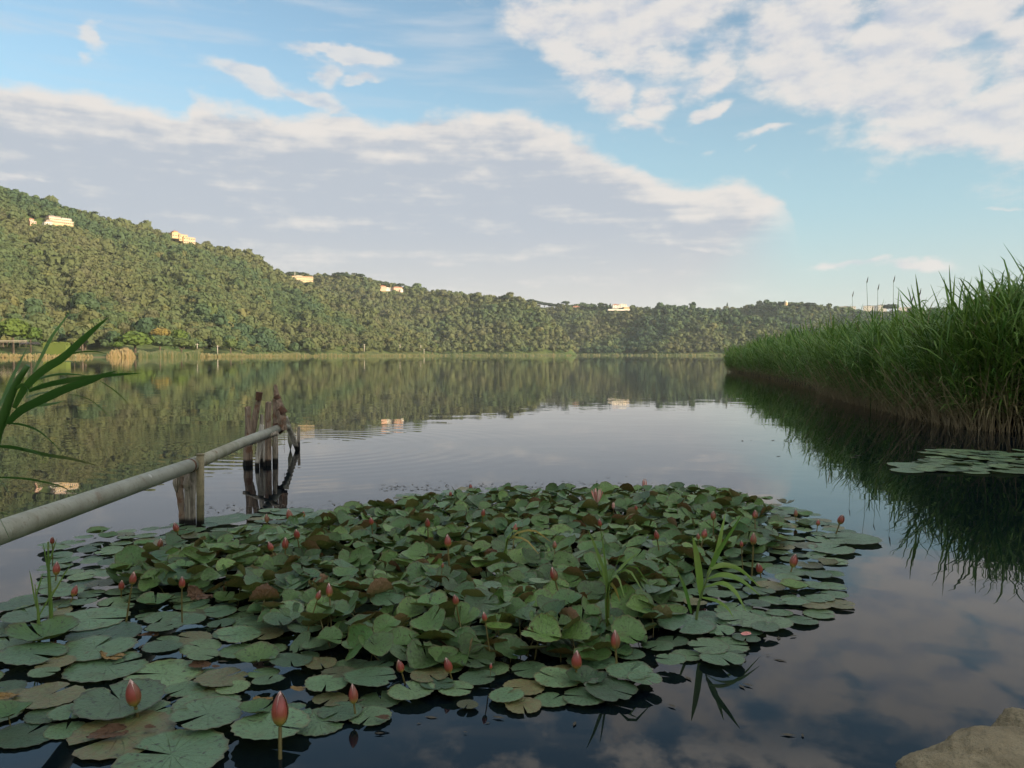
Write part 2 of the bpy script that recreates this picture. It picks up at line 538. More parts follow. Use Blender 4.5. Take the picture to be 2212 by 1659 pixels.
# lily pads: upper side green with radiating veins, under side reddish brown
def pad_material(name, ca, cb, cold=(.12, .12, .045), under=((.135, .050, .024), (.120, .105, .028)), worn=0.0, rough=0.32):
    m, q, b = material(name, rough, 0.7)
    uv = q.n('ShaderNodeUVMap', uv_map='leaf').outputs[0]
    ux, uy, _ = q.sep(uv)
    r = q.vm('LENGTH', uv)
    an = q.m('ARCTAN2', uy, ux)
    v = var_of(q)
    off = q.xyz(q.m('MULTIPLY', v, 37.0), q.m('MULTIPLY', v, 91.0), 0.0)
    uvo = q.vm('ADD', uv, off)
    n1 = q.noise(uvo, 1.6, 4.0, 0.6)
    n2 = q.noise(uvo, 7.0, 3.0, 0.6)
    n3 = q.noise(uvo, 4.2, 5.0, 0.7)
    vein = q.m('ABSOLUTE', q.m('SINE', q.m('ADD', q.m('MULTIPLY', an, 8.5), q.m('MULTIPLY', n1, 1.6))))
    vl = q.m('MULTIPLY', q.step(vein, 0.0, 0.22, 1.0, 0.0), q.step(r, 0.08, 0.95, 0.8, 0.15))
    col = q.mix(q.m('ADD', q.m('MULTIPLY', v, 0.7), q.m('MULTIPLY', n1, 0.4), clamp=True), ca, cb)
    col = q.mix(q.m('MULTIPLY', q.step(n1, 0.52, 0.72), 0.55), col, cold)
    col = q.mix(q.m('MULTIPLY', vl, 0.55), col, (.17, .23, .11))
    rimc = q.m('MULTIPLY', q.step(q.m('ADD', r, q.m('MULTIPLY', n3, 0.12)), 0.96, 1.06), 0.75)
    col = q.mix(rimc, col, (.13, .085, .035))
    col = q.mix(q.m('MULTIPLY', q.step(n2, 0.585, 0.64), 0.9), col, (.034, .034, .018))
    col = q.mix(q.step(n1, 0.35, 0.65, 0.0, 0.35), col, q.mix(1.0, col, (.62, .72, .70), 'MULTIPLY'))
    if worn:
        col = q.mix(q.m('MULTIPLY', q.step(n3, 0.62 - worn * 0.25, 0.72 - worn * 0.2), 0.85), col, (.17, .135, .06))
    v3 = q.m('FRACT', q.m('MULTIPLY', v, 13.7))
    col = q.mix(1.0, col, q.ramp(v3, [(0.0, (.40, .46, .44)), (.35, (.75, .80, .78)), (.7, (1.0, 1.0, .95)), (1.0, (1.30, 1.25, 1.10))]), 'MULTIPLY')
    uc = q.mix(q.step(v, 0.25, 0.75), under[0], under[1])
    uc = q.mix(q.step(v3, 0.72, 0.9), uc, (.25, .135, .080))
    uc = q.mix(q.m('MULTIPLY', vl, 0.4), uc, (.24, .15, .07))
    bf = q.n('ShaderNodeNewGeometry').outputs['Backfacing']
    colf = q.mix(bf, col, uc)
    q.put(b.inputs['Base Color'], colf)
    q.put(b.inputs['Roughness'], q.m('ADD', q.m('MULTIPLY', n2, 0.22), rough - 0.08))
    bump(q, b, q.m('ADD', q.m('MULTIPLY', vl, -0.6), q.m('MULTIPLY', n3, 0.9)), 0.8, 0.012)
    t = q.n('ShaderNodeBsdfTranslucent')
    q.put(t.inputs['Color'], q.mix(0.5, col, (.10, .14, .02)))
    mx = q.n('ShaderNodeMixShader')
    mx.inputs[0].default_value = 0.18
    out = q.nt.nodes['Material Output']
    q.nt.links.new(b.outputs[0], mx.inputs[1])
    q.nt.links.new(t.outputs[0], mx.inputs[2])
    q.nt.links.new(mx.outputs[0], out.inputs[0])
    return m


M_PAD = pad_material('lily_pad_leaf', (.088, .195, .105), (.165, .260, .115), worn=.12)
M_PADR = pad_material('raised_lily_leaf', (.045, .145, .048), (.155, .270, .060), rough=0.33)
M_PADW = pad_material('worn_lily_pad', (.150, .190, .080), (.200, .210, .085), worn=0.8)
M_STALK = simple('lily_stalk', (.14, .10, .035), (.10, .10, .03), 20.0, 0.5)

# closed buds: green yellow base, brick red body, pale tip
M_BUD, q, b = material('bud_sepal', 0.42, 0.5)
co = q.n('ShaderNodeTexCoord').outputs['Generated']
zz = q.sep(co)[2]
n = q.noise(q.n('ShaderNodeTexCoord').outputs['Object'], 60.0, 3.0)
zz = q.m('ADD', zz, q.m('MULTIPLY', q.m('SUBTRACT', n, 0.5), 0.12))
cb_ = q.ramp(zz, [(0.0, (.16, .20, .04)), (.14, (.30, .23, .05)), (.34, (.27, .070, .038)), (.62, (.26, .048, .040)), (.90, (.14, .045, .034)), (1.0, (.60, .47, .42))])
rb = q.n('ShaderNodeObjectInfo').outputs['Random']
cb_ = q.mix(q.step(rb, .62, .95, 0.0, .65), cb_, (.13, .085, .035))
q.put(b.inputs['Base Color'], cb_)
M_PETAL = simple('pink_petal', (.52, .15, .14), (.62, .32, .28), 30.0, 0.4)
M_PETALW = simple('pale_petal', (.70, .55, .50), (.55, .28, .24), 30.0, 0.4)


def blade_material(name, lo, hi, dry, trans=0.3, dryamt=0.0):
    m, q, b = material(name, 0.45, 0.4)
    v = var_of(q)
    col = q.mix(v, lo, hi)
    hgt = q.n('ShaderNodeAttribute', attribute_name='dry').outputs['Fac']
    col = q.mix(hgt, col, dry)
    co = q.n('ShaderNodeTexCoord').outputs['Object']
    col = q.mix(q.m('MULTIPLY', q.step(q.noise(co, 6.0, 3.0), 0.5, 0.75), 0.25), col, dry)
    q.put(b.inputs['Base Color'], col)
    t = q.n('ShaderNodeBsdfTranslucent')
    q.put(t.inputs['Color'], col)
    mx = q.n('ShaderNodeMixShader')
    mx.inputs[0].default_value = trans
    out = q.nt.nodes['Material Output']
    q.nt.links.new(b.outputs[0], mx.inputs[1])
    q.nt.links.new(t.outputs[0], mx.inputs[2])
    q.nt.links.new(mx.outputs[0], out.inputs[0])
    return m


M_REED = blade_material('reed_leaf', (.075, .190, .030), (.185, .300, .050), (.30, .24, .13))
M_STEM = blade_material('reed_stem', (.09, .15, .04), (.13, .17, .06), (.38, .29, .175), 0.05)
M_SHORE = blade_material('shore_reed_blades', (.050, .085, .030), (.17, .155, .060), (.30, .21, .10), 0.15)
M_BLADE = blade_material('grass_blade', (.12, .22, .045), (.18, .27, .065), (.40, .26, .07))
M_FRESH = blade_material('big_reed_leaf', (.042, .125, .022), (.070, .170, .030), (.24, .23, .10))

# weathered wood, dark and wet at the water line
def wood_material(name, ca, cb, rust=0.0):
    m, q, b = material(name, 0.85, 0.3)
    ge = q.n('ShaderNodeNewGeometry').outputs['Position']
    x, y, z = q.sep(ge)
    gr = q.noise(q.xyz(q.m('MULTIPLY', x, 60.0), q.m('MULTIPLY', y, 60.0), q.m('MULTIPLY', z, 5.0)), 1.0, 6.0, 0.65)
    pt = q.noise(ge, 9.0, 4.0, 0.6)
    col = q.mix(q.step(gr, 0.32, 0.66), cb, ca)
    col = q.mix(q.m('MULTIPLY', q.step(pt, 0.48, 0.68), 0.55), col, (.15, .125, .095))
    if rust:
        pr = q.noise(ge, 14.0, 3.0, 0.6)
        col = q.mix(q.m('MULTIPLY', q.step(pr, 0.64 - rust * 0.16, 0.74 - rust * 0.14), 0.7), col, (.15, .062, .030))
    wet = q.step(q.m('ADD', z, q.m('MULTIPLY', pt, 0.03)), 0.055, 0.085, 1.0, 0.0)
    col = q.mix(wet, col, (.012, .011, .010))
    q.put(b.inputs['Base Color'], col)
    bump(q, b, gr, 0.8, 0.012)
    return m


M_WOOD = wood_material('weathered_wood', (.46, .41, .34), (.17, .145, .115))
M_WOODP = wood_material('bleached_wood', (.62, .58, .52), (.30, .27, .23))
M_WOODR = wood_material('rust_stained_wood', (.37, .28, .215), (.16, .12, .09), rust=0.8)
M_RUST = simple('rusty_iron', (.13, .062, .036), (.055, .034, .025), 30.0, 0.85, 0.4, 0.4, 0.004)
M_PIPE, q, b = material('galvanised_pipe', 0.55, 0.5)
co = q.n('ShaderNodeTexCoord').outputs['Object']
f1 = q.noise(co, 5.0, 6.0, 0.65)
f2 = q.noise(co, 60.0, 3.0, 0.6)
c = q.mix(q.step(f1, 0.35, 0.7), (.34, .335, .27), (.22, .215, .15))
c = q.mix(q.m('MULTIPLY', q.step(f2, 0.55, 0.72), 0.6), c, (.15, .145, .10))
f4 = q.noise(co, 9.0, 5.0, 0.7)
c = q.mix(q.m('MULTIPLY', q.step(f4, 0.60, 0.68), 0.6), c, (.17, .10, .055))
c = q.mix(q.m('MULTIPLY', q.step(q.noise(co, 14.0, 2.0), 0.70, 0.74), 0.8), c, (.55, .54, .50))
q.put(b.inputs['Base Color'], c)
b.inputs['Metallic'].default_value = 0.25
bump(q, b, f2, 0.25, 0.003)
M_PROP, q, b = material('mossy_steel_pole', 0.75, 0.35)
ge = q.n('ShaderNodeNewGeometry').outputs['Position']
f1 = q.noise(ge, 25.0, 5.0, 0.65)
c = q.mix(q.step(f1, 0.35, 0.7), (.25, .215, .13), (.16, .135, .08))
c = q.mix(q.step(q.sep(ge)[2], 0.05, 0.085, 1.0, 0.0), c, (.015, .014, .012))
q.put(b.inputs['Base Color'], c)
bump(q, b, f1, 0.3, 0.004)
M_ROCK, q, b = material('sandy_stone', 0.9, 0.25)
co = q.n('ShaderNodeTexCoord').outputs['Object']
f1 = q.noise(co, 6.0, 8.0, 0.7)
f2 = q.noise(q.vm('MULTIPLY', co, (1.0, 1.0, 2.4)), 22.0, 6.0, 0.7)
c = q.mix(q.step(f1, 0.3, 0.7), (.38, .32, .205), (.24, .20, .125))
c = q.mix(q.m('MULTIPLY', q.step(f2, 0.56, 0.70), 0.7), c, (.11, .09, .055))
c = q.mix(q.m('MULTIPLY', q.step(q.noise(co, 3.0, 3.0), 0.58, 0.68), 0.6), c, (.25, .15, .085))
q.put(b.inputs['Base Color'], c)
bump(q, b, q.m('ADD', f1, q.m('MULTIPLY', f2, 0.9)), 1.0, 0.045)
M_ROCKP = simple('pale_stone', (.42, .40, .35), (.33, .31, .27), 9.0, 0.9, 0.3, 0.6, 0.01)
M_DEAD = simple('dead_leaf', (.12, .060, .024), (.055, .030, .016), 25.0, 0.6, 0.4, 0.5, 0.01)
M_DEADY = simple('yellow_dead_leaf', (.25, .17, .04), (.14, .07, .02), 18.0, 0.5, 0.4, 0.4, 0.01)
M_DEBRIS = simple('wet_debris', (.035, .030, .020), (.07, .06, .04), 8.0, 0.8)

# ------------------------------------------------------------------ terrain
def ridge(pts):
    """pts: (u, v, ridge distance, shore distance) -> arrays over azimuth of shore, ridge, height"""
    A, RS, RR, HH = [], [], [], []
    for (u, v, rr, rs) in pts:
        d = ray(u, v)
        A.append(math.degrees(math.atan2(d.x, d.y)))
        RS.append(rs)
        RR.append(rr)
        HH.append(max(0.0, CAM_H + rr * d.z / math.hypot(d.x, d.y)))
    return [np.array(x, float) for x in (A, RS, RR, HH)]


TREE_H = 9.0
HA = ridge([(-300, 345, 960, 350), (0, 405, 1000, 400), (80, 430, 1010, 405), (150, 447, 1020, 410), (200, 462, 1030, 415), (270, 478, 1040, 425), (330, 492, 1050, 440), (380, 505, 1060, 455),
            (420, 518, 1070, 470), (470, 530, 1080, 500), (520, 540, 1090, 540), (560, 555, 1100, 580), (590, 578, 1100, 610), (630, 598, 1090, 650), (680, 620, 1080, 690), (730, 642, 1060, 730),
            (780, 662, 1040, 770), (830, 690, 1010, 810), (880, 722, 980, 850), (920, 748, 950, 885), (950, 767, 930, 915)])
HB = ridge([(300, 560, 1500, 1050), (560, 600, 1480, 1060), (620, 590, 1480, 1070), (680, 593, 1480, 1080), (740, 593, 1470, 1080), (780, 600, 1470, 1085), (830, 613, 1460, 1090), (900, 625, 1450, 1100),
            (1000, 637, 1420, 1110), (1060, 643, 1400, 1120), (1110, 643, 1370, 1130), (1145, 654, 1350, 1140), (1172, 672, 1330, 1150), (1198, 698, 1310, 1170), (1222, 730, 1280, 1190), (1245, 767, 1250, 1210)])
HC = ridge([(1000, 655, 1850, 1500), (1130, 655, 1850, 1500), (1200, 658, 1820, 1470), (1270, 660, 1780, 1430), (1330, 664, 1720, 1400), (1400, 668, 1660, 1370), (1445, 663, 1630, 1360), (1500, 668, 1615, 1368),
            (1560, 676, 1590, 1375), (1640, 690, 1570, 1385), (1760, 716, 1540, 1395), (1900, 767, 1500, 1430)])
HD = ridge([(1300, 672, 2080, 1700), (1490, 670, 2050, 1680), (1550, 671, 2000, 1640), (1600, 669, 1950, 1600), (1640, 662, 1900, 1570), (1690, 654, 1850, 1540), (1740, 657, 1830, 1520), (1780, 662, 1820, 1500),
            (1830, 668, 1840, 1510), (1900, 670, 1860, 1530), (2050, 673, 1880, 1540), (2212, 675, 1880, 1540), (2400, 680, 1880, 1540)])
# the rest of the ring round the lake (behind and beside the camera)
RR_ = [np.array(x, float) for x in ([-180, -140, -110, -80, -60, -48, -40, 36, 37.5, 45, 60, 80, 110, 180],
                                    [1.0, 1.6, 4.0, 40, 160, 300, 5000, 5000, 16, 13, 8.0, 4.0, 1.6, 1.0],
                                    [150, 150, 170, 300, 560, 800, 6000, 6000, 900, 420, 200, 160, 160, 150],
                                    [40, 40, 50, 100, 160, 190, 0, 0, 40, 44, 50, 54, 54, 46])]
_ks = [(rng.uniform(0, 6.28), 2 * math.pi / rng.uniform(90, 420), rng.uniform(0, 6.28)) for _ in range(14)]


def lump(x, y):
    s = 0
    for (th, k, ph) in _ks:
        s = s + np.sin((x * math.cos(th) + y * math.sin(th)) * k + ph) * (0.012 / k)
    return s


def height(x, y):
    x, y = np.asarray(x, float), np.asarray(y, float)
    a = np.degrees(np.arctan2(x, y))
    r = np.hypot(x, y)
    z = np.full(r.shape, -2.5)
    lp = lump(x, y)
    for (A, RS, RR, HH), lo, hi, tree in ((HA, None, HA[0][-1], 1), (HB, None, HB[0][-1], 1), (HC, HC[0][0], HC[0][-1], 1), (HD, HD[0][0], 37.0, 1), (RR_, -180, 180, 0)):
        rs, rr = np.interp(a, A, RS), np.interp(a, A, RR)
        hh = np.interp(a, A, HH)
        hh = np.maximum(hh - TREE_H * tree * np.clip(hh / 40, 0, 1), 0)
        t = (r - rs) / np.maximum(rr - rs, 1)
        p = np.clip((t - 0.07) / 0.93, 0, None)
        up = hh * np.where(p < 1, p ** 1.38, 1 - 0.25 * np.clip(p - 1, 0, 3))
        shore = np.clip((r - rs) * 0.10, -2.5, 1.6)
        zz = shore + up + np.where(hh > 5, lp * 3.4 * np.clip(t, 0, 1) * np.clip(1.2 - t, 0, 1), 0)
        lo_ = -46.0 if lo is None else lo
        ok = (a >= lo_) & (a <= hi) & (r > rs - 30)
        if tree:                                          # spurs and gullies running down the slope
            sp_ = 4.0 * np.sin(a * .83 + 1.0 + r * .0062) + 2.6 * np.sin(a * 1.61 + 2.2 + r * .0101) + 1.5 * np.sin(a * 2.9 + .4 - r * .009)
            zz = zz + np.where(hh > 5, sp_ * np.clip(hh / 90, 0, 1) * 4 * np.clip(t, 0, 1) * np.clip(1 - t, 0, 1), 0)
        z = np.where(ok, np.maximum(z, zz), z)
    return z


azs = np.concatenate([np.arange(-180, -46, 3.0), np.arange(-46, 42, 0.16), np.arange(42, 180.1, 3.0)])
rs_ = np.concatenate([np.geomspace(0.3, 300, 40)[:-1], np.arange(300, 2500, 14.0), np.geomspace(2500, 6000, 12)])
AA, RRR = np.meshgrid(np.radians(azs), rs_, indexing='ij')
X, Y = RRR * np.sin(AA), RRR * np.cos(AA)
Z = height(X, Y)
na, nr = X.shape
idx = np.arange(na * nr).reshape(na, nr)
Fq = np.stack([idx[:-1, :-1], idx[1:, :-1], idx[1:, 1:], idx[:-1, 1:]], -1).reshape(-1, 4)
zz4 = Z.ravel()[Fq]
Fq = Fq[(zz4.max(1) > -2.4) | (RRR.ravel()[Fq].min(1) < 60)][:, ::-1]
obj('hillside', mesh('hillside', np.stack([X, Y, Z], -1).reshape(-1, 3), [Fq], M_LAND, True), kind='structure')
# visibility along each azimuth, for leaving out trees nobody can see
ELV = np.where((Z > 0.5) & (RRR > 300), np.degrees(np.arctan2(Z + 5.0 - CAM_H, RRR)), -5.0)
CUM = np.maximum.accumulate(ELV, axis=1)


def seen(x, y, top):
    a = np.degrees(np.arctan2(x, y))
    r = np.hypot(x, y)
    i = np.clip(np.searchsorted(azs, a), 0, na - 1)
    j = np.clip(np.searchsorted(rs_, r - 22) - 1, 0, nr - 1)
    return np.degrees(np.arctan2(top - CAM_H, r)) > CUM[i, j] - 0.02


def proj(x, y, z):
    c, s = math.cos(PITCH), math.sin(PITCH)
    zz = z - CAM_H
    dpt = y * c - zz * s
    return CU + FP * x / dpt, CV - FP * (y * s + zz * c) / dpt


# air: a thin even haze over the lake and the hills
M_HAZE = bpy.data.materials.new('haze')
M_HAZE.use_nodes = True
nt = M_HAZE.node_tree
nt.nodes.clear()
pv = nt.nodes.new('ShaderNodeVolumePrincipled')
pv.inputs['Color'].default_value = (.78, .88, 1.0, 1)
pv.inputs['Density'].default_value = 0.000065
pv.inputs['Anisotropy'].default_value = 0.0
nt.links.new(pv.outputs[0], nt.nodes.new('ShaderNodeOutputMaterial').inputs['Volume'])
obj('haze', mesh('haze', *box(-6300, 6300, -6300, 6300, -3.7, 330), M_HAZE), kind='stuff')

# lake
wr = np.concatenate([np.geomspace(0.3, 6000, 60)])
wa = np.radians(np.arange(-180, 180, 4.0))
WA, WR = np.meshgrid(wa, wr, indexing='ij')
ix = np.arange(WA.size).reshape(WA.shape)
nxt = np.roll(ix, -1, 0)
Fw = np.stack([ix[:, :-1], ix[:, 1:], nxt[:, 1:], nxt[:, :-1]], -1).reshape(-1, 4)[:, ::1]
Vw = np.stack([WR * np.sin(WA), WR * np.cos(WA), np.zeros_like(WA)], -1).reshape(-1, 3)
Vw = np.vstack([Vw, [[0, 0, 0]]])
Ft = np.stack([ix[:, 0], nxt[:, 0], np.full(len(wa), len(Vw) - 1)], -1)
me = mesh('lake_water', Vw, [Fw, Ft], M_WATER, True)
o = obj('lake_water', me, kind='structure')
if me.polygons[0].normal.z < 0:
    me.flip_normals()

# ------------------------------------------------------------------ trees
I1V, I1F = ico(1)
I2V, I2F = ico(2)


def crown(seed, nleaf, core=I1V, coref=I1F, squash=0.9, lf=0.30, lumps=7):
    r = np.random.default_rng(seed)
    cen = r.normal(size=(lumps, 3))
    cen /= np.linalg.norm(cen, axis=1)[:, None]
    cen[:, 2] = np.abs(cen[:, 2]) * 0.8 - 0.15
    rad = r.uniform(0.35, 0.6, lumps)

    def shape(d):
        k = np.max(np.clip((d @ cen.T) - 0.55, 0, 1) * 2.2 * rad[None, :], axis=1)
        return 0.72 + 0.55 * k
    V = core * (shape(core) * 0.82)[:, None]
    d = r.normal(size=(nleaf, 3))
    d /= np.linalg.norm(d, axis=1)[:, None]
    d[:, 2] = np.where(d[:, 2] < -0.5, -d[:, 2], d[:, 2])
    c = d * (shape(d) * r.uniform(0.86, 1.06, nleaf))[:, None]
    nrm = d + r.normal(scale=0.38, size=d.shape)
    nrm /= np.linalg.norm(nrm, axis=1)[:, None]
    a = np.cross(nrm, r.normal(size=d.shape))
    a /= np.linalg.norm(a, axis=1)[:, None]
    b2 = np.cross(nrm, a)
    s = lf * r.uniform(0.6, 1.25, nleaf)[:, None]
    q4 = np.stack([c - a * s, c - b2 * s * 0.8, c + a * s, c + b2 * s * 0.8], 1).reshape(-1, 3)
    F = np.arange(nleaf * 4).reshape(-1, 4)
    V, FF = merge([(V, [coref]), (q4, [F])])
    V = V * [1, 1, squash]
    return V, FF


CR_N = [crown(100 + i, 64, lf=.27) for i in range(8)]
I0V, I0F = ico(1)
CR_F = [crown(200 + i, 22, lf=0.40) for i in range(8)]
pts_ = []
for (r0, r1, sp) in ((380, 720, 5.6), (720, 1150, 6.4), (1150, 2500, 7.6)):
    n = int(2 * r1 * math.sin(RAD(37)) / sp)
    gx = (np.arange(-n // 2, n // 2 + 1)) * sp
    gy = np.arange(int(r0 * 0.75 / sp), int(r1 / sp) + 1) * sp
    PX, PY = np.meshgrid(gx, gy)
    PX = (PX + rng.uniform(-.45, .45, PX.shape) * sp).ravel()
    PY = (PY + rng.uniform(-.45, .45, PY.shape) * sp).ravel()
    R = np.hypot(PX, PY)
    Aa = np.degrees(np.arctan2(PX, PY))
    ok = (R >= r0) & (R < r1) & (np.abs(Aa) < 36.5)
    PX, PY = PX[ok], PY[ok]
    pts_.append(np.stack([PX, PY, np.full(len(PX), sp)], -1))
P = np.concatenate(pts_)
PZ = height(P[:, 0], P[:, 1])
lowland = PZ < 4.5
keep = (PZ > 1.45) & (~lowland | (rng.random(len(P)) < 0.22))
P, PZ = P[keep], PZ[keep]
rad_ = P[:, 2] * rng.uniform(0.40, 0.84, len(P)) * np.where(rng.random(len(P)) < 0.09, 1.55, 1.0)
top = PZ + rad_ * 2.3
keep = seen(P[:, 0], P[:, 1], top)
P, PZ, rad_ = P[keep], PZ[keep], rad_[keep]
# clearings for the buildings (u0, u1, v0, v1, distance)
CLEAR = [(56, 165, 462, 490, 985), (366, 420, 497, 530, 1050), (630, 682, 592, 618, 1400), (820, 876, 611, 630, 1430), (1318, 1362, 655, 672, 1720), (1140, 1205, 640, 664, 1880), (90, 170, 725, 755, 450), (-20, 130, 690, 765, 445), (250, 425, 705, 765, 520),
         (1260, 1300, 664, 672, 1800), (1840, 1960, 655, 674, 1960)]
U, Vv = proj(P[:, 0], P[:, 1], PZ + rad_)
Rr = np.hypot(P[:, 0], P[:, 1])
ok = np.ones(len(P), bool)
for (u0, u1, v0, v1, dd) in CLEAR:
    h_ = None
    for D in np.arange(800, 2300, 4.0) if dd > 600 else ():
        d = ray((u0 + u1) / 2, v1 - 2)
        kx = D / math.hypot(d.x, d.y)
        if CAM_H + d.z * kx < float(height(d.x * kx, d.y * kx)):
            h_ = D
            break
    dd = h_ or dd
    ok &= ~((U > u0) & (U < u1) & (Vv > v0) & (Vv < v1 + 3) & (Rr < dd + 10) & (Rr > dd - 120))
P, PZ, rad_, U, Vv, Rr = P[ok], PZ[ok], rad_[ok], U[ok], Vv[ok], Rr[ok]
# tint: patches of kinds, plus single trees that differ; yellower low down on the left
pn = np.array([mnoise.noise(Vector((x * 0.008, y * 0.008, 1.7))) for x, y in P[:, :2]])
low_ = np.clip(1 - (PZ - 5) / 70, 0, 1) * (P[:, 0] < -60)
tint = np.clip(0.38 + pn * 0.80 + low_ * .16 + rng.normal(0, 0.085, len(P)) + np.where((np.hypot(P[:, 0], P[:, 1]) > 1030) & (P[:, 0] < 120), .16, 0) - np.where(np.hypot(P[:, 0], P[:, 1]) > 1400, .12, 0), 0.0, 0.78)
tint = np.where(rng.random(len(P)) < 0.05, rng.uniform(0.80, 0.90, len(P)), tint)
app = rad_ / Rr
order = np.argsort(-app * (Rr < 640))
ind = order[:250]
rest = np.setdiff1d(np.arange(len(P)), ind)
# individual trees: crown and trunk, copies of a few kinds
crown_me = [mesh('tree_crown', *crown(300 + i, 150, I2V, I2F, lf=0.24, squash=0.95), M_TREE) for i in range(8)]
tv, tf = tube([(0, 0, -2.5), (0.02, 0, -0.8), (0, 0.03, 0.2)], [0.11, 0.085, 0.05], 6)
trunk_me = mesh('tree_trunk', tv, tf, M_BARK, True)
for k, i in enumerate(ind):
    x, y = P[i, 0], P[i, 1]
    r = float(rad_[i])
    near = Rr[i] < 480
    tu, tv2 = U[i], Vv[i]
    zu = 'behind the bright green shore trees' if tu < 110 else 'above the clipped hedge' if tu < 215 else 'behind the tan cane clump' if tu < 300 else 'behind the big shore bushes' if tu < 400 else 'behind the two pale shore poles' if tu < 500 else 'right of the pale shore poles'
    zr = 'lowest row' if tv2 > 738 else 'second row up' if tv2 > 722 else 'third row up' if tv2 > 706 else 'upper row'
    lab = ('green tree in the %s %s' % (zr, zu), 'wood %s' % zu)
    t = obj('broadleaf_tree', crown_me[k % 8], None, (x, y, PZ[i] + r * 1.25), (0, 0, rnd.uniform(0, 6.28)), (r, r, r * rnd.uniform(.9, 1.25)), label=lab[0], category='tree', group=lab[1])
    obj('trunk', trunk_me, t)
# every other tree of the forest, far and small: one mass
VV, F3, F4, TT = [], [], [], []
off = 0
for i in rest:
    V, FF = (CR_N if Rr[i] < 1000 else CR_F)[int(rng.integers(8))]
    a = rng.uniform(0, 6.28)
    c, s = math.cos(a), math.sin(a)
    r = rad_[i]
    x = V[:, 0] * c - V[:, 1] * s
    y = V[:, 0] * s + V[:, 1] * c
    h = r * rng.uniform(0.8, 1.35)
    VV.append(np.stack([x * r + P[i, 0], y * r + P[i, 1], V[:, 2] * h + PZ[i] + r * 1.1], -1))
    for f in FF:
        (F3 if f.shape[1] == 3 else F4).append(f + off)
    TT.append(np.full(len(V), tint[i]))
    off += len(V)
obj('forest_canopy', mesh('forest_canopy', np.concatenate(VV), [np.concatenate(F3), np.concatenate(F4)], M_TREE, False, attrs={'tint': np.concatenate(TT)}), kind='stuff')
open("/tmp/dbg.txt","w").write("trees %d %d\n" % (len(ind), len(rest)))


def ground_at(u, D):
    d = ray(u, HV)
    k = D / math.hypot(d.x, d.y)
    x, y = d.x * k, d.y * k
    return x, y, float(height(x, y))


def at_dist(u, v, D):
    d = ray(u, v)
    k = D / math.hypot(d.x, d.y)
    return Vector((d.x * k, d.y * k, CAM_H + d.z * k))


def ridge_dist(u):
    best, bd = -9, 1500
    for D in np.arange(700, 2200, 8.0):
        d = ray(u, HV)
        kx = D / math.hypot(d.x, d.y)
        e = (float(height(d.x * kx, d.y * kx)) - CAM_H) / D
        if e > best:
            best, bd = e, float(D)
    return bd


# umbrella pines on the skyline: trunk and flat crown
def umbrella(seed):
    r = np.random.default_rng(seed)
    V, FF = crown(seed, 120, I2V, I2F, squash=0.42, lf=0.22)
    V[:, 2] = np.where(V[:, 2] < 0, V[:, 2] * 0.45, V[:, 2])
    return mesh('pine_crown', V, FF, M_PINE)


UMB = [umbrella(400 + i) for i in range(5)]
ptr = mesh('pine_trunk', *tube([(0, 0, -1.6), (.02, 0, -.6), (0, 0, .05)], [.055, .045, .035], 6), M_BARK, True)
br = mesh('pine_branch', *merge([tube([(0, 0, -.5), (.35 * math.cos(a), .35 * math.sin(a), -.02)], [.03, .012], 5) for a in (0.3, 2.4, 4.4)]), M_BARK, True)


def pine(u, v, D, w, group, label):
    """v: top of the crown; w: crown width in picture units"""
    D = ridge_dist(u)
    p = at_dist(u, v, D)
    r = w / 2 / FP * D
    o = obj('umbrella_pine', UMB[rnd.randrange(5)], None, (p.x, p.y, p.z - r * 0.5), (0, 0, rnd.uniform(0, 6)), (r, r, r * 1.15), label=label, category='tree', group=group)
    gz = float(height(p.x, p.y))
    k = max(0.6, (p.z - r * 0.5 - gz) / (1.6 * r * 1.15))
    obj('trunk', ptr, o, scale=(1, 1, k))
    obj('branches', br, o)
    return o


AV = ['leftmost', 'second from left', 'third from left', 'middle', 'third from right', 'second from right', 'rightmost']
for n_, (u, v, w) in enumerate(((1147, 645, 22), (1157, 648, 20), (1166, 650, 22), (1176, 652, 22), (1186, 653, 22), (1196, 655, 22), (1205, 657, 18))):
    pine(u, v, 1890, w, 'avenue of umbrella pines on the ridge', '%s umbrella pine of the ridge row with sky between the trunks' % AV[n_])
for (u, v, w, lb) in ((632, 585, 34, 'umbrella pine above the left end of the long yellow building'), (655, 587, 22, 'round topped pine behind the middle of the long yellow building'),
                      (703, 591, 26, 'dark pine just right of the long yellow building'), (738, 586, 46, 'widest dark pine crown on the ridge between the yellow building and the villas'), (778, 590, 24, 'lone umbrella pine with a gap of sky under its crown'),
                      (828, 607, 30, 'dark pine behind the pale villa with low wing'), (866, 611, 20, 'small dark pine right behind the square villa')):
    pine(u, v, 1470, w, None, lb)
for (u, v, w, lb) in ((1030, 632, 26, 'dark pine standing above the middle of the ridge'), (1096, 636, 30, 'broad dark pine on the ridge left of the pine row'), (1222, 649, 22, 'dark pine on the ridge just right of the pine row'), (1308, 655, 12, 'small pointed pine left of the white ridge villa'),
                      (1695, 650, 34, 'broad dark tree on the highest point of the right ridge'), (1750, 652, 30, 'broad dark tree right of the highest point of the ridge'), (1925, 655, 34, 'round tree behind the reeds beside the flat white buildings'), (1640, 660, 24, 'dark tree on the right ridge left of the pale dome')):
    pine(u, v, {1030: 1440, 1096: 1400, 1222: 1960, 1308: 1830}.get(u, 1960), w, None, lb)
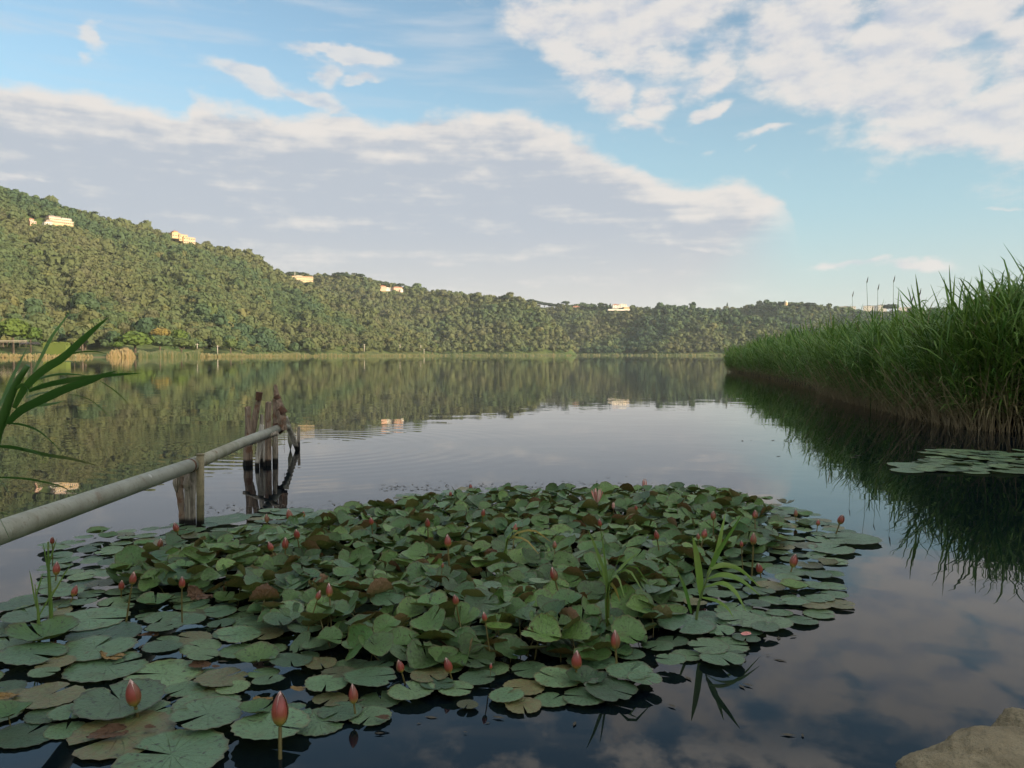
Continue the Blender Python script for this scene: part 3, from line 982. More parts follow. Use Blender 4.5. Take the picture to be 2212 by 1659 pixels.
# cypresses
cyv, cyf = crown(451, 110, I2V, I2F, squash=1.0, lf=0.22)
cyv[:, 2] = cyv[:, 2] * 3.4
cyv[:, :2] *= (1.0 - np.clip(cyv[:, 2:3] / 5.2, -0.2, 0.72))
CYP = mesh('cypress_crown', cyv, cyf, M_PINE)
for (u, v, wd, D, lb) in ((1571, 652, 4, 2180, 'thin tall cypress standing alone on the right ridge'), (1578, 662, 7, 2180, 'short cypress just right of the thin tall one'), (1588, 662, 7, 2160, 'round topped cypress on the right ridge'),
                          (1712, 653, 6, 1950, 'leftmost of three cypresses on the right ridge'), (1719, 655, 5, 1950, 'middle of three cypresses on the right ridge'), (1724, 656, 5, 1950, 'rightmost of three cypresses on the right ridge'),
                          (321, 482, 10, 1045, 'dark cypress rising above the left skyline'), (373, 497, 6, 1060, 'small cypress left of the stepped yellow building'), (1318, 653, 7, 1740, 'small cypress left of the white villa on the ridge')):
    D = ridge_dist(u)
    p = at_dist(u, v, D)
    r = wd / 2 / FP * D
    o = obj('cypress_tree', CYP, None, (p.x, p.y, p.z - r * 3.3), None, r, label=lb, category='tree')
    obj('trunk', trunk_me, o, scale=(1, 1, 2.2))

# lakeside trees and bushes on the left
for (u, v, w, hh, D, mt, lb, nm) in (
        (28, 712, 62, 48, 425, M_TREEB, 'bright green tree at the left edge by the lake shore', 'broadleaf_tree'), (66, 722, 40, 34, 432, M_TREEB, 'smaller bright green tree right of the big one by the shore', 'broadleaf_tree'),
        (100, 724, 42, 44, 440, M_TREE, 'olive green tree beside the bright green pair by the shore', 'broadleaf_tree'), (292, 734, 74, 40, 470, M_TREEB, 'big dark green bush behind the shore reeds', 'bush'),
        (345, 738, 60, 32, 480, M_TREE, 'low dark bush right of the big shore bush', 'bush'), (392, 742, 56, 26, 490, M_TREE, 'low green bush left of the pale pole', 'bush'), (347, 719, 42, 24, 520, M_BUSHY, 'yellow bush behind the dark shore bushes', 'bush'),
        (388, 724, 34, 28, 520, M_TREEB, 'light green tree right of the yellow bush', 'broadleaf_tree'), (215, 722, 52, 22, 500, M_TREE, 'green tree behind the tan cane clump', 'broadleaf_tree'), (430, 758, 18, 14, 480, M_TREE, 'small dark bush at the tip of the reed bed', 'bush'),
        (160, 738, 30, 18, 455, M_TREE, 'small dark bush left of the clipped hedge', 'bush'), (252, 745, 30, 16, 462, M_TREEB, 'small green bush right of the clipped hedge', 'bush')):
    p = at_dist(u, v, D)
    sx, sz = w / 2 / FP * D, hh / 2 / FP * D
    V, FF = crown(int(u) + 500, 260, I2V, I2F, squash=1.0, lf=0.17, lumps=11)
    o = obj(nm, mesh('bush_crown', V, FF, mt), None, p, (0, 0, u), (sx, sx, sz), label=lb, category='tree' if nm != 'bush' else 'bush')
    obj('trunk', trunk_me, o, scale=(.7, .7, .8))

# ------------------------------------------------------------------ buildings on the hills
WIN = {}


def win_mesh(w, h):
    k = (round(w, 2), round(h, 2))
    if k not in WIN:
        V, F = box(-w / 2, w / 2, -0.06, 0.12, -h / 2, h / 2)
        WIN[k] = mesh('window', V, F, M_GLASS)
        f = [box(-w / 2 - .12, w / 2 + .12, -.11, .0, h / 2, h / 2 + .15), box(-w / 2 - .12, w / 2 + .12, -.14, .0, -h / 2 - .16, -h / 2)]
        WIN[k, 1] = mesh('window_frame', *merge(f), M_WHITE)
    return WIN[k], WIN[k, 1]


def hip(w, d, h, over=0.5):
    w, d = w / 2 + over, d / 2 + over
    e = min(w, d) * 0.9
    V = np.array([(-w, -d, 0), (w, -d, 0), (w, d, 0), (-w, d, 0), (-w + e, 0, h), (w - e, 0, h), (-w, -d, -.25), (w, -d, -.25), (w, d, -.25), (-w, d, -.25)])
    F = [np.array([(0, 1, 5, 4), (2, 3, 4, 5), (6, 7, 1, 0), (7, 8, 2, 1), (8, 9, 3, 2), (9, 6, 0, 3), (9, 8, 7, 6)]), np.array([(1, 2, 5), (3, 0, 4)])]
    return V, F


def hit(u, v):
    for D in np.arange(380, 2300, 3.0):
        p = at_dist(u, v, D)
        if p.z < float(height(p.x, p.y)):
            return float(D)
    return None


def house(name, label, u0, u1, v0, v1, D, blocks, rot=0.0, cat='building'):
    """blocks: (x0,x1,z0,z1,depth,wall,roof,rows,cols) in fractions of the rectangle u0..u1, v1..v0 at distance D"""
    h_ = hit((u0 + u1) / 2, v1 + 1)
    D = h_ - 6 if h_ and h_ > 800 else D
    a, b2 = at_dist(u0, v1, D), at_dist(u1, v0, D)
    c = at_dist((u0 + u1) / 2, v1, D)
    wd, ht = (u1 - u0) / FP * D, b2.z - a.z
    ang = -math.atan2(c.x, c.y) + rot
    root = obj(name, None, None, c, (0, 0, ang), label=label, category=cat)
    wd /= max(0.6, math.cos(rot))
    for (x0, x1, z0, z1, dp, y0, wall, roof, rows, cols) in blocks:
        xa, xb, za, zb = (x0 - .5) * wd, (x1 - .5) * wd, z0 * ht, z1 * ht
        w = obj('wall', mesh('wall', *box(xa, xb, y0, y0 + dp, za - (9.0 if z0 == 0 else 0), zb), wall), root)
        if roof == 'hip':
            V, F = hip(xb - xa, dp, min(2.2, dp * .22))
            V = V + [(xa + xb) / 2, y0 + dp / 2, zb + .26]
            obj('roof', mesh('roof', V, F, M_ROOF), root)
        elif roof:
            obj('roof', mesh('roof', *merge([box(xa - .35, xb + .35, y0 - .5, y0 + dp + .3, zb + .003, zb + .45), box(xa + (xb - xa) * .3, xa + (xb - xa) * .55, y0 + dp * .4, y0 + dp * .8, zb + .46, zb + 1.5)]), roof), root)
        if rows:
            ww = min(1.5, (xb - xa) / cols * .5)
            wh = min(1.7, (zb - za) / rows * .55)
            gm, fm = win_mesh(ww, wh)
            for i in range(rows):
                for j in range(cols):
                    o = obj('window', gm, root, (xa + (xb - xa) * (j + .5) / cols, y0, za + (zb - za) * (i + .55) / rows))
                    obj('window_frame', fm, o)
    return root


house('hotel_building', 'long terraced yellow and white building high on the left hill', 112, 150, 471, 486, 985,
      [(0, 1, 0, .42, 14, -3, M_WALL_Y, M_WALL_W, 1, 12), (0.02, .97, .43, .75, 11, 0, M_WALL_Y, M_WALL_W, 1, 11), (0.05, .55, .78, 1.0, 8, 2.5, M_WALL_P, M_ROOFG, 1, 6), (.6, 1.0, .78, .93, 8, 2.5, M_WALL_W, M_ROOFG, 1, 4)], .35)
house('hillside_house', 'small orange house left of the long terraced building', 66, 76, 474, 484, 985, [(0, 1, 0, .6, 7, -1, M_WALL_P, None, 1, 3), (.05, .7, .62, 1.0, 5, 1, M_WALL_P, 'hip', 1, 2)], .35)
house('hillside_house', 'pale terrace wall house just left of the long terraced building', 98, 111, 476, 486, 990, [(0, 1, 0, .5, 7, -1, M_WALL_W, None, 1, 4), (.3, 1, .5, .9, 5, 1, M_WALL_P, M_ROOFG, 1, 3)], .35)
house('stepped_building', 'sunlit yellow building stepping down the left skyline', 377, 416, 504, 526, 1055,
      [(.45, 1, 0, .55, 12, -3, M_WALL_Y, M_WALL_Y, 2, 5), (.3, .68, .2, .76, 11, -.5, M_WALL_Y, M_WALL_Y, 2, 3), (0, .36, .4, .88, 10, 1.5, M_WALL_Y, M_WALL_Y, 1, 3), (.1, .3, .88, 1.02, 7, 3, M_WALL_Y, 'hip', 0, 0)], .45)
house('long_yellow_building', 'long yellow building with rows of windows below the ridge pines', 633, 675, 597, 612, 1410,
      [(0, 1, -.1, .93, 13, 0, M_WALL_Y, M_ROOF, 3, 14), (.22, .5, .96, 1.05, 6, 3, M_WALL_W, None, 0, 0)], .2)
house('villa', 'pale villa with a low white wing on the ridge', 822, 846, 616, 626, 1440, [(0, .5, 0, .7, 10, 0, M_WALL_P, 'hip', 1, 3), (.5, 1, 0, .42, 8, 1, M_WALL_W, M_WALL_W, 1, 4)], .3)
house('villa', 'square villa with red roof on the ridge', 851, 869, 618, 629, 1440, [(0, 1, 0, .68, 11, 0, M_WALL_P, 'hip', 2, 3), (.7, 1, -.2, .3, 3, -3.2, M_WALL_W, M_WALL_W, 1, 1)], .4)
house('ridge_villa', 'white villa with flat blocks and terrace on the far ridge', 1322, 1364, 657, 669, 1720,
      [(.05, .35, .25, .9, 9, 0, M_WALL_W, 'hip', 2, 2), (.38, .75, .35, 1.0, 11, 1, M_WALL_W, M_WALL_W, 2, 3), (.6, 1, .1, .5, 9, -2, M_WALL_Y, M_WALL_W, 1, 3), (-.2, 1.1, -.2, .1, 14, -5, M_WALL_W, None, 0, 0)], .2)
house('ridge_house', 'low pink house among pines on the far ridge', 1238, 1262, 661, 668, 1900, [(0, .6, 0, .8, 9, 0, M_WALL_P, 'hip', 1, 3), (.6, 1, 0, .5, 8, 0, M_WALL_W, M_ROOFG, 1, 2)], .2)
house('flat_building', 'low flat roofed white building left of the dead reed stalks', 1815, 1846, 660, 668, 1975, [(0, 1, 0, .8, 14, 0, M_WALL_W, M_ROOFG, 1, 6)], .1)
house('flat_building', 'grey flat roofed building behind the dead reed stalks', 1868, 1892, 659, 667, 1975, [(0, 1, 0, .85, 14, 0, M_WALL_W, M_ROOFG, 1, 5)], .1)
house('flat_building', 'taller grey flat roofed building right of the other on the ridge', 1898, 1914, 657, 667, 1975, [(0, 1, 0, .85, 14, 0, M_WALL_W, M_ROOFG, 2, 4)], .1)
house('flat_building', 'white low hall at the right end of the ridge above the reeds', 1945, 1975, 662, 670, 1975, [(0, 1, 0, .8, 14, 0, M_WALL_W, M_WALL_W, 1, 6)], .1)
# pale domed tower
p = at_dist(1698, 660, ridge_dist(1698) - 10)
root = obj('domed_tower', None, None, p, label='pale round tower with a dome on the right ridge', category='tower')
obj('wall', mesh('wall', *tube([(0, 0, -12), (0, 0, 6)], [4.0, 3.8], 14), M_WALL_Y, True), root)
dv = I2V.copy()
dv[:, 2] = np.clip(dv[:, 2], 0, 1)
obj('dome', mesh('dome', dv * [4.1, 4.1, 4.6] + [0, 0, 6], [I2F], M_WALL_W, True), root)

# poles, fence, hedge, cars by the shore
for (u, v0, v1, D, lb) in ((426, 742, 753, 480, 'pale pole with crossarm by the tip of the shore reeds'), (470, 746, 757, 520, 'second pale pole right of the shore reeds'), (787, 743, 755, 800, 'pale pole on the meadow below the middle hill'),
                           (864, 744, 753, 870, 'short pale pole right of the meadow pole'), (909, 746, 754, 905, 'leftmost of two close poles on the far shore'), (916, 754, 762, 905, 'rightmost of two close poles on the far shore'), (428, 531, 541, 1060, 'pale mast below the stepped yellow building'), (637, 587, 597, 1408, 'thin mast at the left end of the long yellow building')):
    t, bm_ = at_dist(u, v0, D), at_dist(u, v1, D)
    o = obj('utility_pole', mesh('pole', *tube([bm_ - Vector((0, 0, 2)), t], [.28 * D / 700, .2 * D / 700], 6), M_POLE, True), label=lb, category='pole')
    if 'mast' not in lb:
        obj('crossarm', mesh('crossarm', *tube([t + Vector((-1, 0, -.5)), t + Vector((1, 0, -.5))], .1, 5), M_POLE), o)
p0, p1 = at_dist(98, 746, 436), at_dist(162, 746, 436)
V, F = [], []
root = obj('clipped_hedge', mesh('hedge', *merge([box(p0.x, p1.x, p0.y - 2.0, p0.y + 2.0, 0.3, p0.z + 1.2)] + [(crown(700 + i, 60, lf=.3)[0] * [2.2, 1.9, 1.2] + [p0.x + (p1.x - p0.x) * (i + .5) / 6, p0.y - .4, p0.z + .9 - (i % 2) * .3], crown(700 + i, 60, lf=.3)[1]) for i in range(6)]), M_HEDGE), label='long clipped yellow green hedge near the left shore', category='hedge')
root = obj('rail_fence', None, None, at_dist(15, 740, 425), label='long white rail fence under the bright green trees', category='fence')
wv_ = mesh('rail', *box(-9, 9, -.06, .06, -.09, .09), M_POLE)
obj('rail', wv_, root, (0, 0, .9))
obj('rail', wv_, root, (0, 0, .3))
pm = mesh('post', *box(-.1, .1, .07, .23, -2.0, 1.1), M_BARK)
for i in range(7):
    obj('post', pm, root, (-8.4 + i * 2.8, 0, 0))
for (u, lb) in ((54, 'left of two dark parked cars under the shore trees'), (76, 'right of two dark parked cars under the shore trees')):
    p = at_dist(u, 745, 432)
    prof = [(-2.1, .35), (-2.1, .85), (-1.2, .98), (-.7, 1.42), (.9, 1.45), (1.5, .95), (2.1, .85), (2.1, .35)]
    V = np.array([(x, y, z) for y in (-.85, .85) for x, z in prof])
    n = len(prof)
    F = [[i, (i + 1) % n, n + (i + 1) % n, n + i] for i in range(n)]
    root = obj('parked_car', mesh('car_body', V, F + [list(range(n))[::-1], list(range(n, 2 * n))], M_CAR), None, p, (0, 0, .2), label=lb, category='car')
    wm = mesh('wheel', *tube([(0, -.1, 0), (0, .1, 0)], .34, 10), M_TYRE)
    for wx in (-1.3, 1.3):
        for wy in (-.86, .86):
            obj('wheel', wm, root, (wx, wy, .34))
    obj('window', mesh('side_window', *box(-.6, .85, -.87, -.84, .98, 1.36), M_GLASS), root)

# reeds and tall grass along the far shores: one mass
VV, FF_, TT, DD = [], [], [], []
for (ua, ub, D0, D1, n, hlo, hhi, tn, dry) in ((-60, 200, 402, 412, 600, .6, 1.6, .5, .4), (232, 292, 414, 424, 480, 2.6, 5.2, .8, .6), (300, 432, 428, 450, 1500, 2.0, 3.2, .05, .0), (425, 620, 480, 640, 420, .6, 2.2, .4, .15),
                                              (600, 950, 655, 905, 480, .8, 2.8, .3, .05), (930, 1200, 1100, 1190, 300, 1.2, 4.0, .2, .05), (1195, 1600, 1420, 1700, 300, 1.2, 4.0, .1, .05)):
    for i in range(n):
        u = rng.uniform(ua, ub)
        k = (u - ua) / (ub - ua)
        D = D0 + (D1 - D0) * k
        d = ray(u, HV)
        a_ = math.degrees(math.atan2(d.x, d.y))
        sh = min(np.interp(a_, h_[0], h_[1]) if h_[0][0] - 30 <= a_ <= h_[0][-1] else 9e9 for h_ in (HA, HB, HC, HD))
        rr = sh + rng.uniform(0, 9) - 3
        kx = rr / math.hypot(d.x, d.y)
        x, y = d.x * kx, d.y * kx
        z0 = max(-0.1, float((rr - sh) * .1))
        hgt = rng.uniform(hlo, hhi) * (0.7 + 0.5 * abs(math.sin(u * 0.045 + 1))) * (math.sin(math.pi * np.clip(k, .02, .98)) ** .6 if dry > .55 else 1)
        wv2_ = rng.uniform(.25, .55) * D0 / 420
        tx, ty = rng.normal(0, .25, 2)
        o_ = len(VV)
        VV += [(x - wv2_, y, z0), (x + wv2_, y + .1, z0), (x + tx + wv2_ * .5, y + ty, z0 + hgt * .7), (x + tx * 1.5, y + ty, z0 + hgt), (x + tx - wv2_ * .5, y + ty - .1, z0 + hgt * .7)]
        FF_.append((o_, o_ + 1, o_ + 2, o_ + 3, o_ + 4))
        TT += [tn + rng.uniform(-.15, .15)] * 5
        DD += [np.clip(dry + rng.normal(0, .2), 0, 1)] * 5
obj('shore_reeds', mesh('shore_reeds', VV, [np.array(FF_)], M_SHORE, attrs={'tint': np.clip(TT, 0, .99), 'dry': DD}), kind='stuff')

# ------------------------------------------------------------------ reed bed on the right
FRONT = [(2600, 985), (2400, 957), (2212, 937), (2100, 931), (1960, 902), (1830, 870), (1760, 846), (1700, 829), (1640, 816), (1600, 808), (1567, 803)]
FP_ = [wat(u, v) for (u, v) in FRONT]
FP_[0].x, FP_[0].y = 9.6, 9.6
FP_[1].x, FP_[1].y = 8.5, 10.6
seg = [0.0]
for a, b2 in zip(FP_[:-1], FP_[1:]):
    seg.append(seg[-1] + (b2 - a).length)
FX, FY = [p.x for p in FP_], [p.y for p in FP_]
TOPV = [(2600, 500), (2400, 520), (2212, 556), (2150, 585), (2100, 612), (2050, 640), (2000, 664), (1950, 678), (1900, 688), (1830, 697), (1760, 706), (1700, 716), (1640, 728), (1567, 752)]


def front(s):
    x, y = np.interp(s, seg, FX), np.interp(s, seg, FY)
    x2, y2 = np.interp(s + .2, seg, FX), np.interp(s + .2, seg, FY)
    t = Vector((x2 - x, y2 - y, 0))
    if t.length < 1e-4:
        t = Vector((0.3, 1, 0))
    t.normalize()
    return x, y, t, Vector((t.y, -t.x, 0))              # inland is to the right of the way ahead


HS, HH2 = [], []
for s in np.linspace(0, seg[-1], 60):
    x, y, _, _ = front(s)
    u = CU + x / y * FP
    tv_ = np.interp(-u, [-a for a, _ in TOPV], [b2 for _, b2 in TOPV])
    HS.append(s)
    HH2.append(float(np.clip(CAM_H + (HV - tv_) / FP * y, 1.6, 2.75)) * .93)


def reed_parts(h, seed, nleaf, low=0.20, lean=0.12, segs=4):
    """stem and leaves of one reed of height h, in its own space"""
    r = random.Random(seed)
    la = r.uniform(0, 6.28)
    lx, ly = math.cos(la) * lean * h, math.sin(la) * lean * h
    pt = lambda t: Vector((lx * t * t, ly * t * t, h * t))
    ts = [-0.12, 0.2, 0.5, 0.78, 1.0]
    sv, sf = tube([pt(t) for t in ts], [.0055, .005, .0045, .0035, .0015], 4, False)
    sd = np.repeat([1.0, .75, .25, .0, .0], 4)
    leaves = []
    a = r.uniform(0, 6.28)
    for i in range(nleaf):
        t = low + (0.98 - low) * (i + r.uniform(.2, .8)) / nleaf
        a += 2.6 + r.uniform(-.5, .5)
        o = pt(t)
        L = h * r.uniform(.17, .27) * (1.25 - 0.5 * abs(t - .6))
        up = r.uniform(.8, 1.7) * (0.75 + t * .6)
        dirx, diry = math.cos(a), math.sin(a)
        droop = r.uniform(.3, 1.3)
        P = []
        for j in range(segs + 1):
            k = j / segs
            P.append(o + Vector((dirx * L * k, diry * L * k, L * (up * k - droop * k * k))))
        w = r.uniform(.022, .038)
        ww = [w * .5, w, w * .95, w * .6, .002] if segs == 4 else [w * .6, w, w * .7, .003] if segs == 3 else [w * .8, w * 1.2, .004]
        leaves.append((strip(P, ww, Vector((-diry, dirx, 0)), .25), t))
    if r.random() < 0.8:                                   # upright top shoot
        o = pt(1.0)
        P = [o + Vector((lx * k * .3, ly * k * .3, .22 * k - .1)) for k in (0, .3, .6, .9)]
        leaves.append((strip(P, [.008, .018, .012, .002], Vector((1, 0, 0)), .2), 1.0))
    return sv, sf, sd, leaves


protos = []
for k in range(10):
    h = 2.0
    sv, sf, sd, lv = reed_parts(h, 900 + k, 14)
    st = mesh('reed_stem', sv, sf, M_STEM, True, attrs={'dry': sd})
    lm = []
    for (V, F), t in lv:
        dry = 0.9 if (t < 0.40 and (len(lm) + k) % 3 == 0) else 0.0
        lm.append(mesh('reed_leaf', V, F, M_REED, True, attrs={'dry': np.full(len(V), dry)}))
    protos.append((st, lm))
NIND = 170
inds = []
for i in range(NIND):
    s = (i + rnd.random()) / NIND * 13.5
    x, y, t, inn = front(s)
    k = rnd.uniform(-.05, .55) * (1 if i % 3 else .3)
    x, y = x + inn.x * k, y + inn.y * k
    hgt = float(np.interp(s, HS, HH2)) * rnd.uniform(.62, 1.02) * (0.86 + .14 * math.sin(s * 1.7))
    st, lm = protos[rnd.randrange(10)]
    tilt = rnd.uniform(.0, .20)
    o = obj('reed', st, None, (x, y, 0), (0, 0, 0), hgt / 2.0, label='green front row reed %s' % ('at the right picture edge' if s < 3.2 else 'behind the far pad patch' if s < 5.5 else 'left of the far pad patch' if s < 8.5 else 'where the bank turns away'), category='reed', group='reeds in the front row of the reed bed')
    wdir = -inn + t * rnd.uniform(-.8, .8)
    q_ = Vector((wdir.x * tilt, wdir.y * tilt, 1)).to_track_quat('Z', 'Y') @ Euler((0, 0, rnd.uniform(0, 6.28))).to_quaternion()
    o.rotation_euler = q_.to_euler()
    for m_ in lm:
        obj('leaf', m_, o)
# soil of the bank the reeds root in
V, F = [], []
ss = np.linspace(0, seg[-1], 50)
for s in ss:
    x, y, t, inn = front(s)
    for k, z in ((.30, -.12), (.55, .10), (1.5, .35), (4.5, .8), (9.0, 1.0)):
        V.append((x + inn.x * k, y + inn.y * k, z + .03 * math.sin(s * 9 + k * 3)))
for i in range(len(ss) - 1):
    for k in range(4):
        F.append((i * 5 + k, i * 5 + k + 1, i * 5 + k + 6, i * 5 + k + 5))
obj('marsh_bank', mesh('marsh_bank', V, [np.array(F)], simple('marsh_soil', (.045, .035, .022), (.025, .022, .015), 4.0, .95, .2), True), kind='structure')
# the mass of reeds behind
PR2 = [reed_parts(2.0, 950 + k, 17, low=.14, lean=.10, segs=3) for k in range(14)]
PRF = [reed_parts(2.0, 980 + k, 12, low=.14, lean=.10, segs=2) for k in range(10)]
SV, SF, SD, ST = [], [], [], []
LV, LF, LD, LT = [], [], [], []
so = lo = 0


def add_reed(x, y, hgt, tiltv, pr):
    global so, lo
    sv, sf, sd, lv = pr
    q_ = Vector((tiltv[0], tiltv[1], 1)).to_track_quat('Z', 'Y') @ Euler((0, 0, rng.uniform(0, 6.28))).to_quaternion()
    Mx = np.array(q_.to_matrix()).T * (hgt / 2.0)
    SV.append(sv @ Mx + [x, y, 0])
    SF.append(sf[0] + so)
    so += len(sv)
    SD.append(sd)
    tn = rng.uniform(0, .99)
    ST.append(np.full(len(sv), tn))
    for (V, F), t in lv:
        LV.append(V @ Mx + [x, y, 0])
        LF.append(F[0] + lo)
        lo += len(V)
        LD.append(np.full(len(V), 0.85 if (t < .30 and rng.random() < .5) or rng.random() < .03 else 0.0))
        LT.append(np.full(len(V), tn))


S_NEAR = 13.5
for n, s0, s1, dmax in ((2600, 0, S_NEAR, 3.2), (2600, S_NEAR, seg[-1], 3.2), (260, seg[-1] - 3, seg[-1], 4.0)):
    for i in range(n):
        s = s0 + (s1 - s0) * rng.random()
        x, y, t, inn = front(s)
        k = dmax * rng.random() ** 1.5
        if s < 2.0:
            k *= 1.4
        x, y = x + inn.x * k, y + inn.y * k
        hgt = float(np.interp(s, HS, HH2)) * rng.uniform(.82, 1.03) * (0.94 + .09 * math.sin(s * 1.7) + .06 * math.sin(s * 4.3))
        if k < .5:
            hgt *= rng.uniform(.6, 1.0)
        tl = rng.normal(0, .07, 2) - np.array([inn.x, inn.y]) * max(0, .16 - k * .1) * rng.uniform(.2, 1.5)
        add_reed(x, y, hgt, tl, PR2[int(rng.integers(14))] if s < 17 else PRF[int(rng.integers(10))])
obj('reed_stems', mesh('reed_stems', np.concatenate(SV), [np.concatenate(SF)], M_STEM, True, attrs={'dry': np.concatenate(SD), 'tint': np.concatenate(ST)}), kind='stuff')
obj('reed_bed', mesh('reed_bed', np.concatenate(LV), [np.concatenate(LF)], M_REED, True, attrs={'dry': np.concatenate(LD), 'tint': np.concatenate(LT)}), kind='stuff')
# dry canes leaning out along the water line
V_, F_ = [], []
for i in range(900):
    s = rng.random() ** 1.5 * 16.0
    x, y, t, inn = front(s)
    k = rng.uniform(-.06, .35)
    p = Vector((x + inn.x * k, y + inn.y * k, -.1))
    L = rng.uniform(.35, 1.15)
    d = Vector((rng.normal(0, .28), rng.normal(0, .28), 1)) - inn * rng.uniform(-.1, .35)
    pts = [p, p + d * L * .5, p + d * L + Vector((rng.normal(0, .06), rng.normal(0, .06), -.04))]
    v, f = tube(pts, [.0055, .005, .003], 4, False)
    V_.append((v, f))
V, F = merge(V_)
obj('dry_canes', mesh('dry_canes', V, F, M_STEM, True, attrs={'dry': np.clip(rng.normal(.95, .1, len(V)), .5, 1), 'tint': np.full(len(V), .4)}), kind='stuff')
# single bare stalks standing above the bed
for (u0, v0, u1, v1, D, lb) in ((1884, 700, 1872, 607, 16.0, 'tall bare reed stalk leaning left above the reed bed'), (1928, 700, 1930, 605, 15.5, 'tallest straight bare stalk above the reed bed'), (1897, 700, 1896, 622, 16.5, 'thin bare stalk between the two tall bare ones'),
                                (1846, 690, 1841, 637, 18.0, 'short thin bare stalk left of the tall bare ones'), (2000, 690, 1986, 633, 14.5, 'bent bare stalk above the reeds right of the tall ones'), (1971, 690, 1970, 645, 14.5, 'dark seed headed stalk above the reeds')):
    top = dep(u1, v1, D)
    base = Vector((dep(u0, v0, D).x, D, -.1))
    mid = base.lerp(top, .6) + Vector((.01, 0, .02))
    o = obj('bare_reed_stalk', mesh('bare_stalk', *tube([base, mid, top], [.008, .006, .003], 5), M_STEM, True, attrs={}), label=lb, category='reed stalk')
    P = [top + Vector((0.01 * k, 0, .05 * k - .06)) for k in range(4)]
    obj('seed_head', mesh('seed_head', *strip(P, [.004, .02, .016, .003], Vector((1, 0, 0)), .3), M_DEAD), o)
    if 'seed headed' in lb or 'bent' in lb:
        for k in range(3):
            w0 = base.lerp(top, .80 + .06 * k)
            P = [w0, w0 + Vector(((-1) ** k * .05, 0, .05)), w0 + Vector(((-1) ** k * .12, 0, .06)), w0 + Vector(((-1) ** k * .17, 0, .02))]
            obj('leaf', mesh('dry_reed_leaf', *strip(P, [.008, .022, .016, .002], Vector((0, .3, 1)), .2), M_REED), o)

# ------------------------------------------------------------------ pipe and posts on the left
P0, P1, P2 = dep(0, 1150, 2.66), dep(418, 1003, 5.0), dep(600, 926, 8.3)
PS = P0 + (P0 - P1) * 0.75
PR = 0.042
root = obj('pipe', None, None, (0, 0, 0), label='long grey metal pipe on posts running out over the water', category='pipe')
jn = P1 + (P1 - P0).normalized() * .02
obj('pipe_section', mesh('pipe_section', *tube([PS, P0, jn], PR, 20), M_PIPE, True), root)
obj('pipe_section', mesh('pipe_section', *tube([jn, jn.lerp(P2, .5) + Vector((0, 0, .008)), P2], PR * .97, 20), M_PIPE, True), root)
obj('pipe_collar', mesh('pipe_collar', *tube([jn - (P1 - P0).normalized() * .03, jn + (P1 - P0).normalized() * .03], PR * 1.09, 20), M_PIPE, True), root)
e1 = dep(618, 921, 8.9)
e2 = dep(627, 932, 9.25)
e3 = wat(628, 970)
obj('pipe_elbow', mesh('pipe_elbow', *tube(spline([P2 + (P2 - P1).normalized() * .12, e1, e2, Vector((e2.x, e2.y, .12)), Vector((e2.x, e2.y, -.3))], 14), PR * .72, 14), M_PIPE, True), root)
cl_ = P1 - (P1 - P0).normalized() * .10
obj('pipe_clamp', mesh('pipe_clamp', *tube([cl_ - (P1 - P0).normalized() * .012, cl_ + (P1 - P0).normalized() * .012], PR * 1.07, 20), M_RUST, True), root)
obj('pipe_flange', mesh('pipe_flange', *tube([P2, P2 + (P2 - P1).normalized() * .05], PR * 1.45, 16), M_RUST, True), root)


def post(name, label, pts, radii, mat, n=10, seed=0, rough=.10, cat='post', flat=1.0, parent=None):
    """an irregular upright timber through pts"""
    Pp = spline(pts, max(8, len(pts) * 4))
    R = np.interp(np.linspace(0, 1, len(Pp)), np.linspace(0, 1, len(radii)), radii) * 1.06
    V, F = tube(Pp, list(R), n)
    r = np.random.default_rng(seed)
    gro = r.uniform(1 - 2.2 * rough, 1 + rough, n)
    for i, p in enumerate(Pp):
        for k in range(n):
            j = i * n + k
            c = np.array(p)
            f = gro[k] * r.uniform(1 - rough * .5, 1 + rough * .5)
            dlt = (V[j] - c) * f
            dlt[1] *= flat
            V[j] = c + dlt
            if i == len(Pp) - 1:
                V[j][2] += r.uniform(-.6, .5) * R[-1]
    if parent:
        return obj(name, mesh(name, V, F, mat, False), parent)
    return obj(name, mesh(name, V, F, mat, False), label=label, category=cat)


def C(cx, cy):
    return 363 + cx * .2083, 812 + cy * .2083


def cp(cx, cy, D):
    return dep(*C(cx, cy), D)


K8 = .2083 / FP * 8.0
# near pair of rotten timbers and the steel prop
D = 5.08
o1 = post('rotten_post', 'left thin rotten timber of the near pair under the pipe', [cp(142, 1640, D), cp(140, 1400, D), cp(120, 1200, D), cp(104, 1010, D)], [.016, .018, .024, .030], M_WOODR, seed=1, rough=.2)
o2 = post('rotten_post', 'right thick rotten timber of the near pair under the pipe', [cp(226, 1640, D), cp(226, 1400, D), cp(225, 1150, D), cp(225, 965, D)], [.032, .032, .036, .037], M_WOOD, seed=2, rough=.14, n=12)
post('bark_knob', '', [cp(200, 1190, D - .03), cp(195, 1120, D - .035), cp(205, 1040, D - .03)], [.012, .03, .015], M_WOOD, seed=3, rough=.2, parent=o2)
post('bark_knob', '', [cp(90, 1200, D - .02), cp(82, 1110, D - .025), cp(90, 1030, D - .02)], [.008, .022, .014], M_WOOD, seed=4, rough=.2, parent=o1)
pr = obj('steel_prop', mesh('steel_prop', *tube([cp(335, 1660, 5.0), cp(335, 815, 5.0)], .0235, 14), M_PROP, True), label='straight rusty steel pole holding the pipe joint', category='pole')
obj('end_cap', mesh('end_cap', *tube([cp(335, 818, 5.0), cp(335, 808, 5.0)], .026, 14), M_PROP, True), pr)
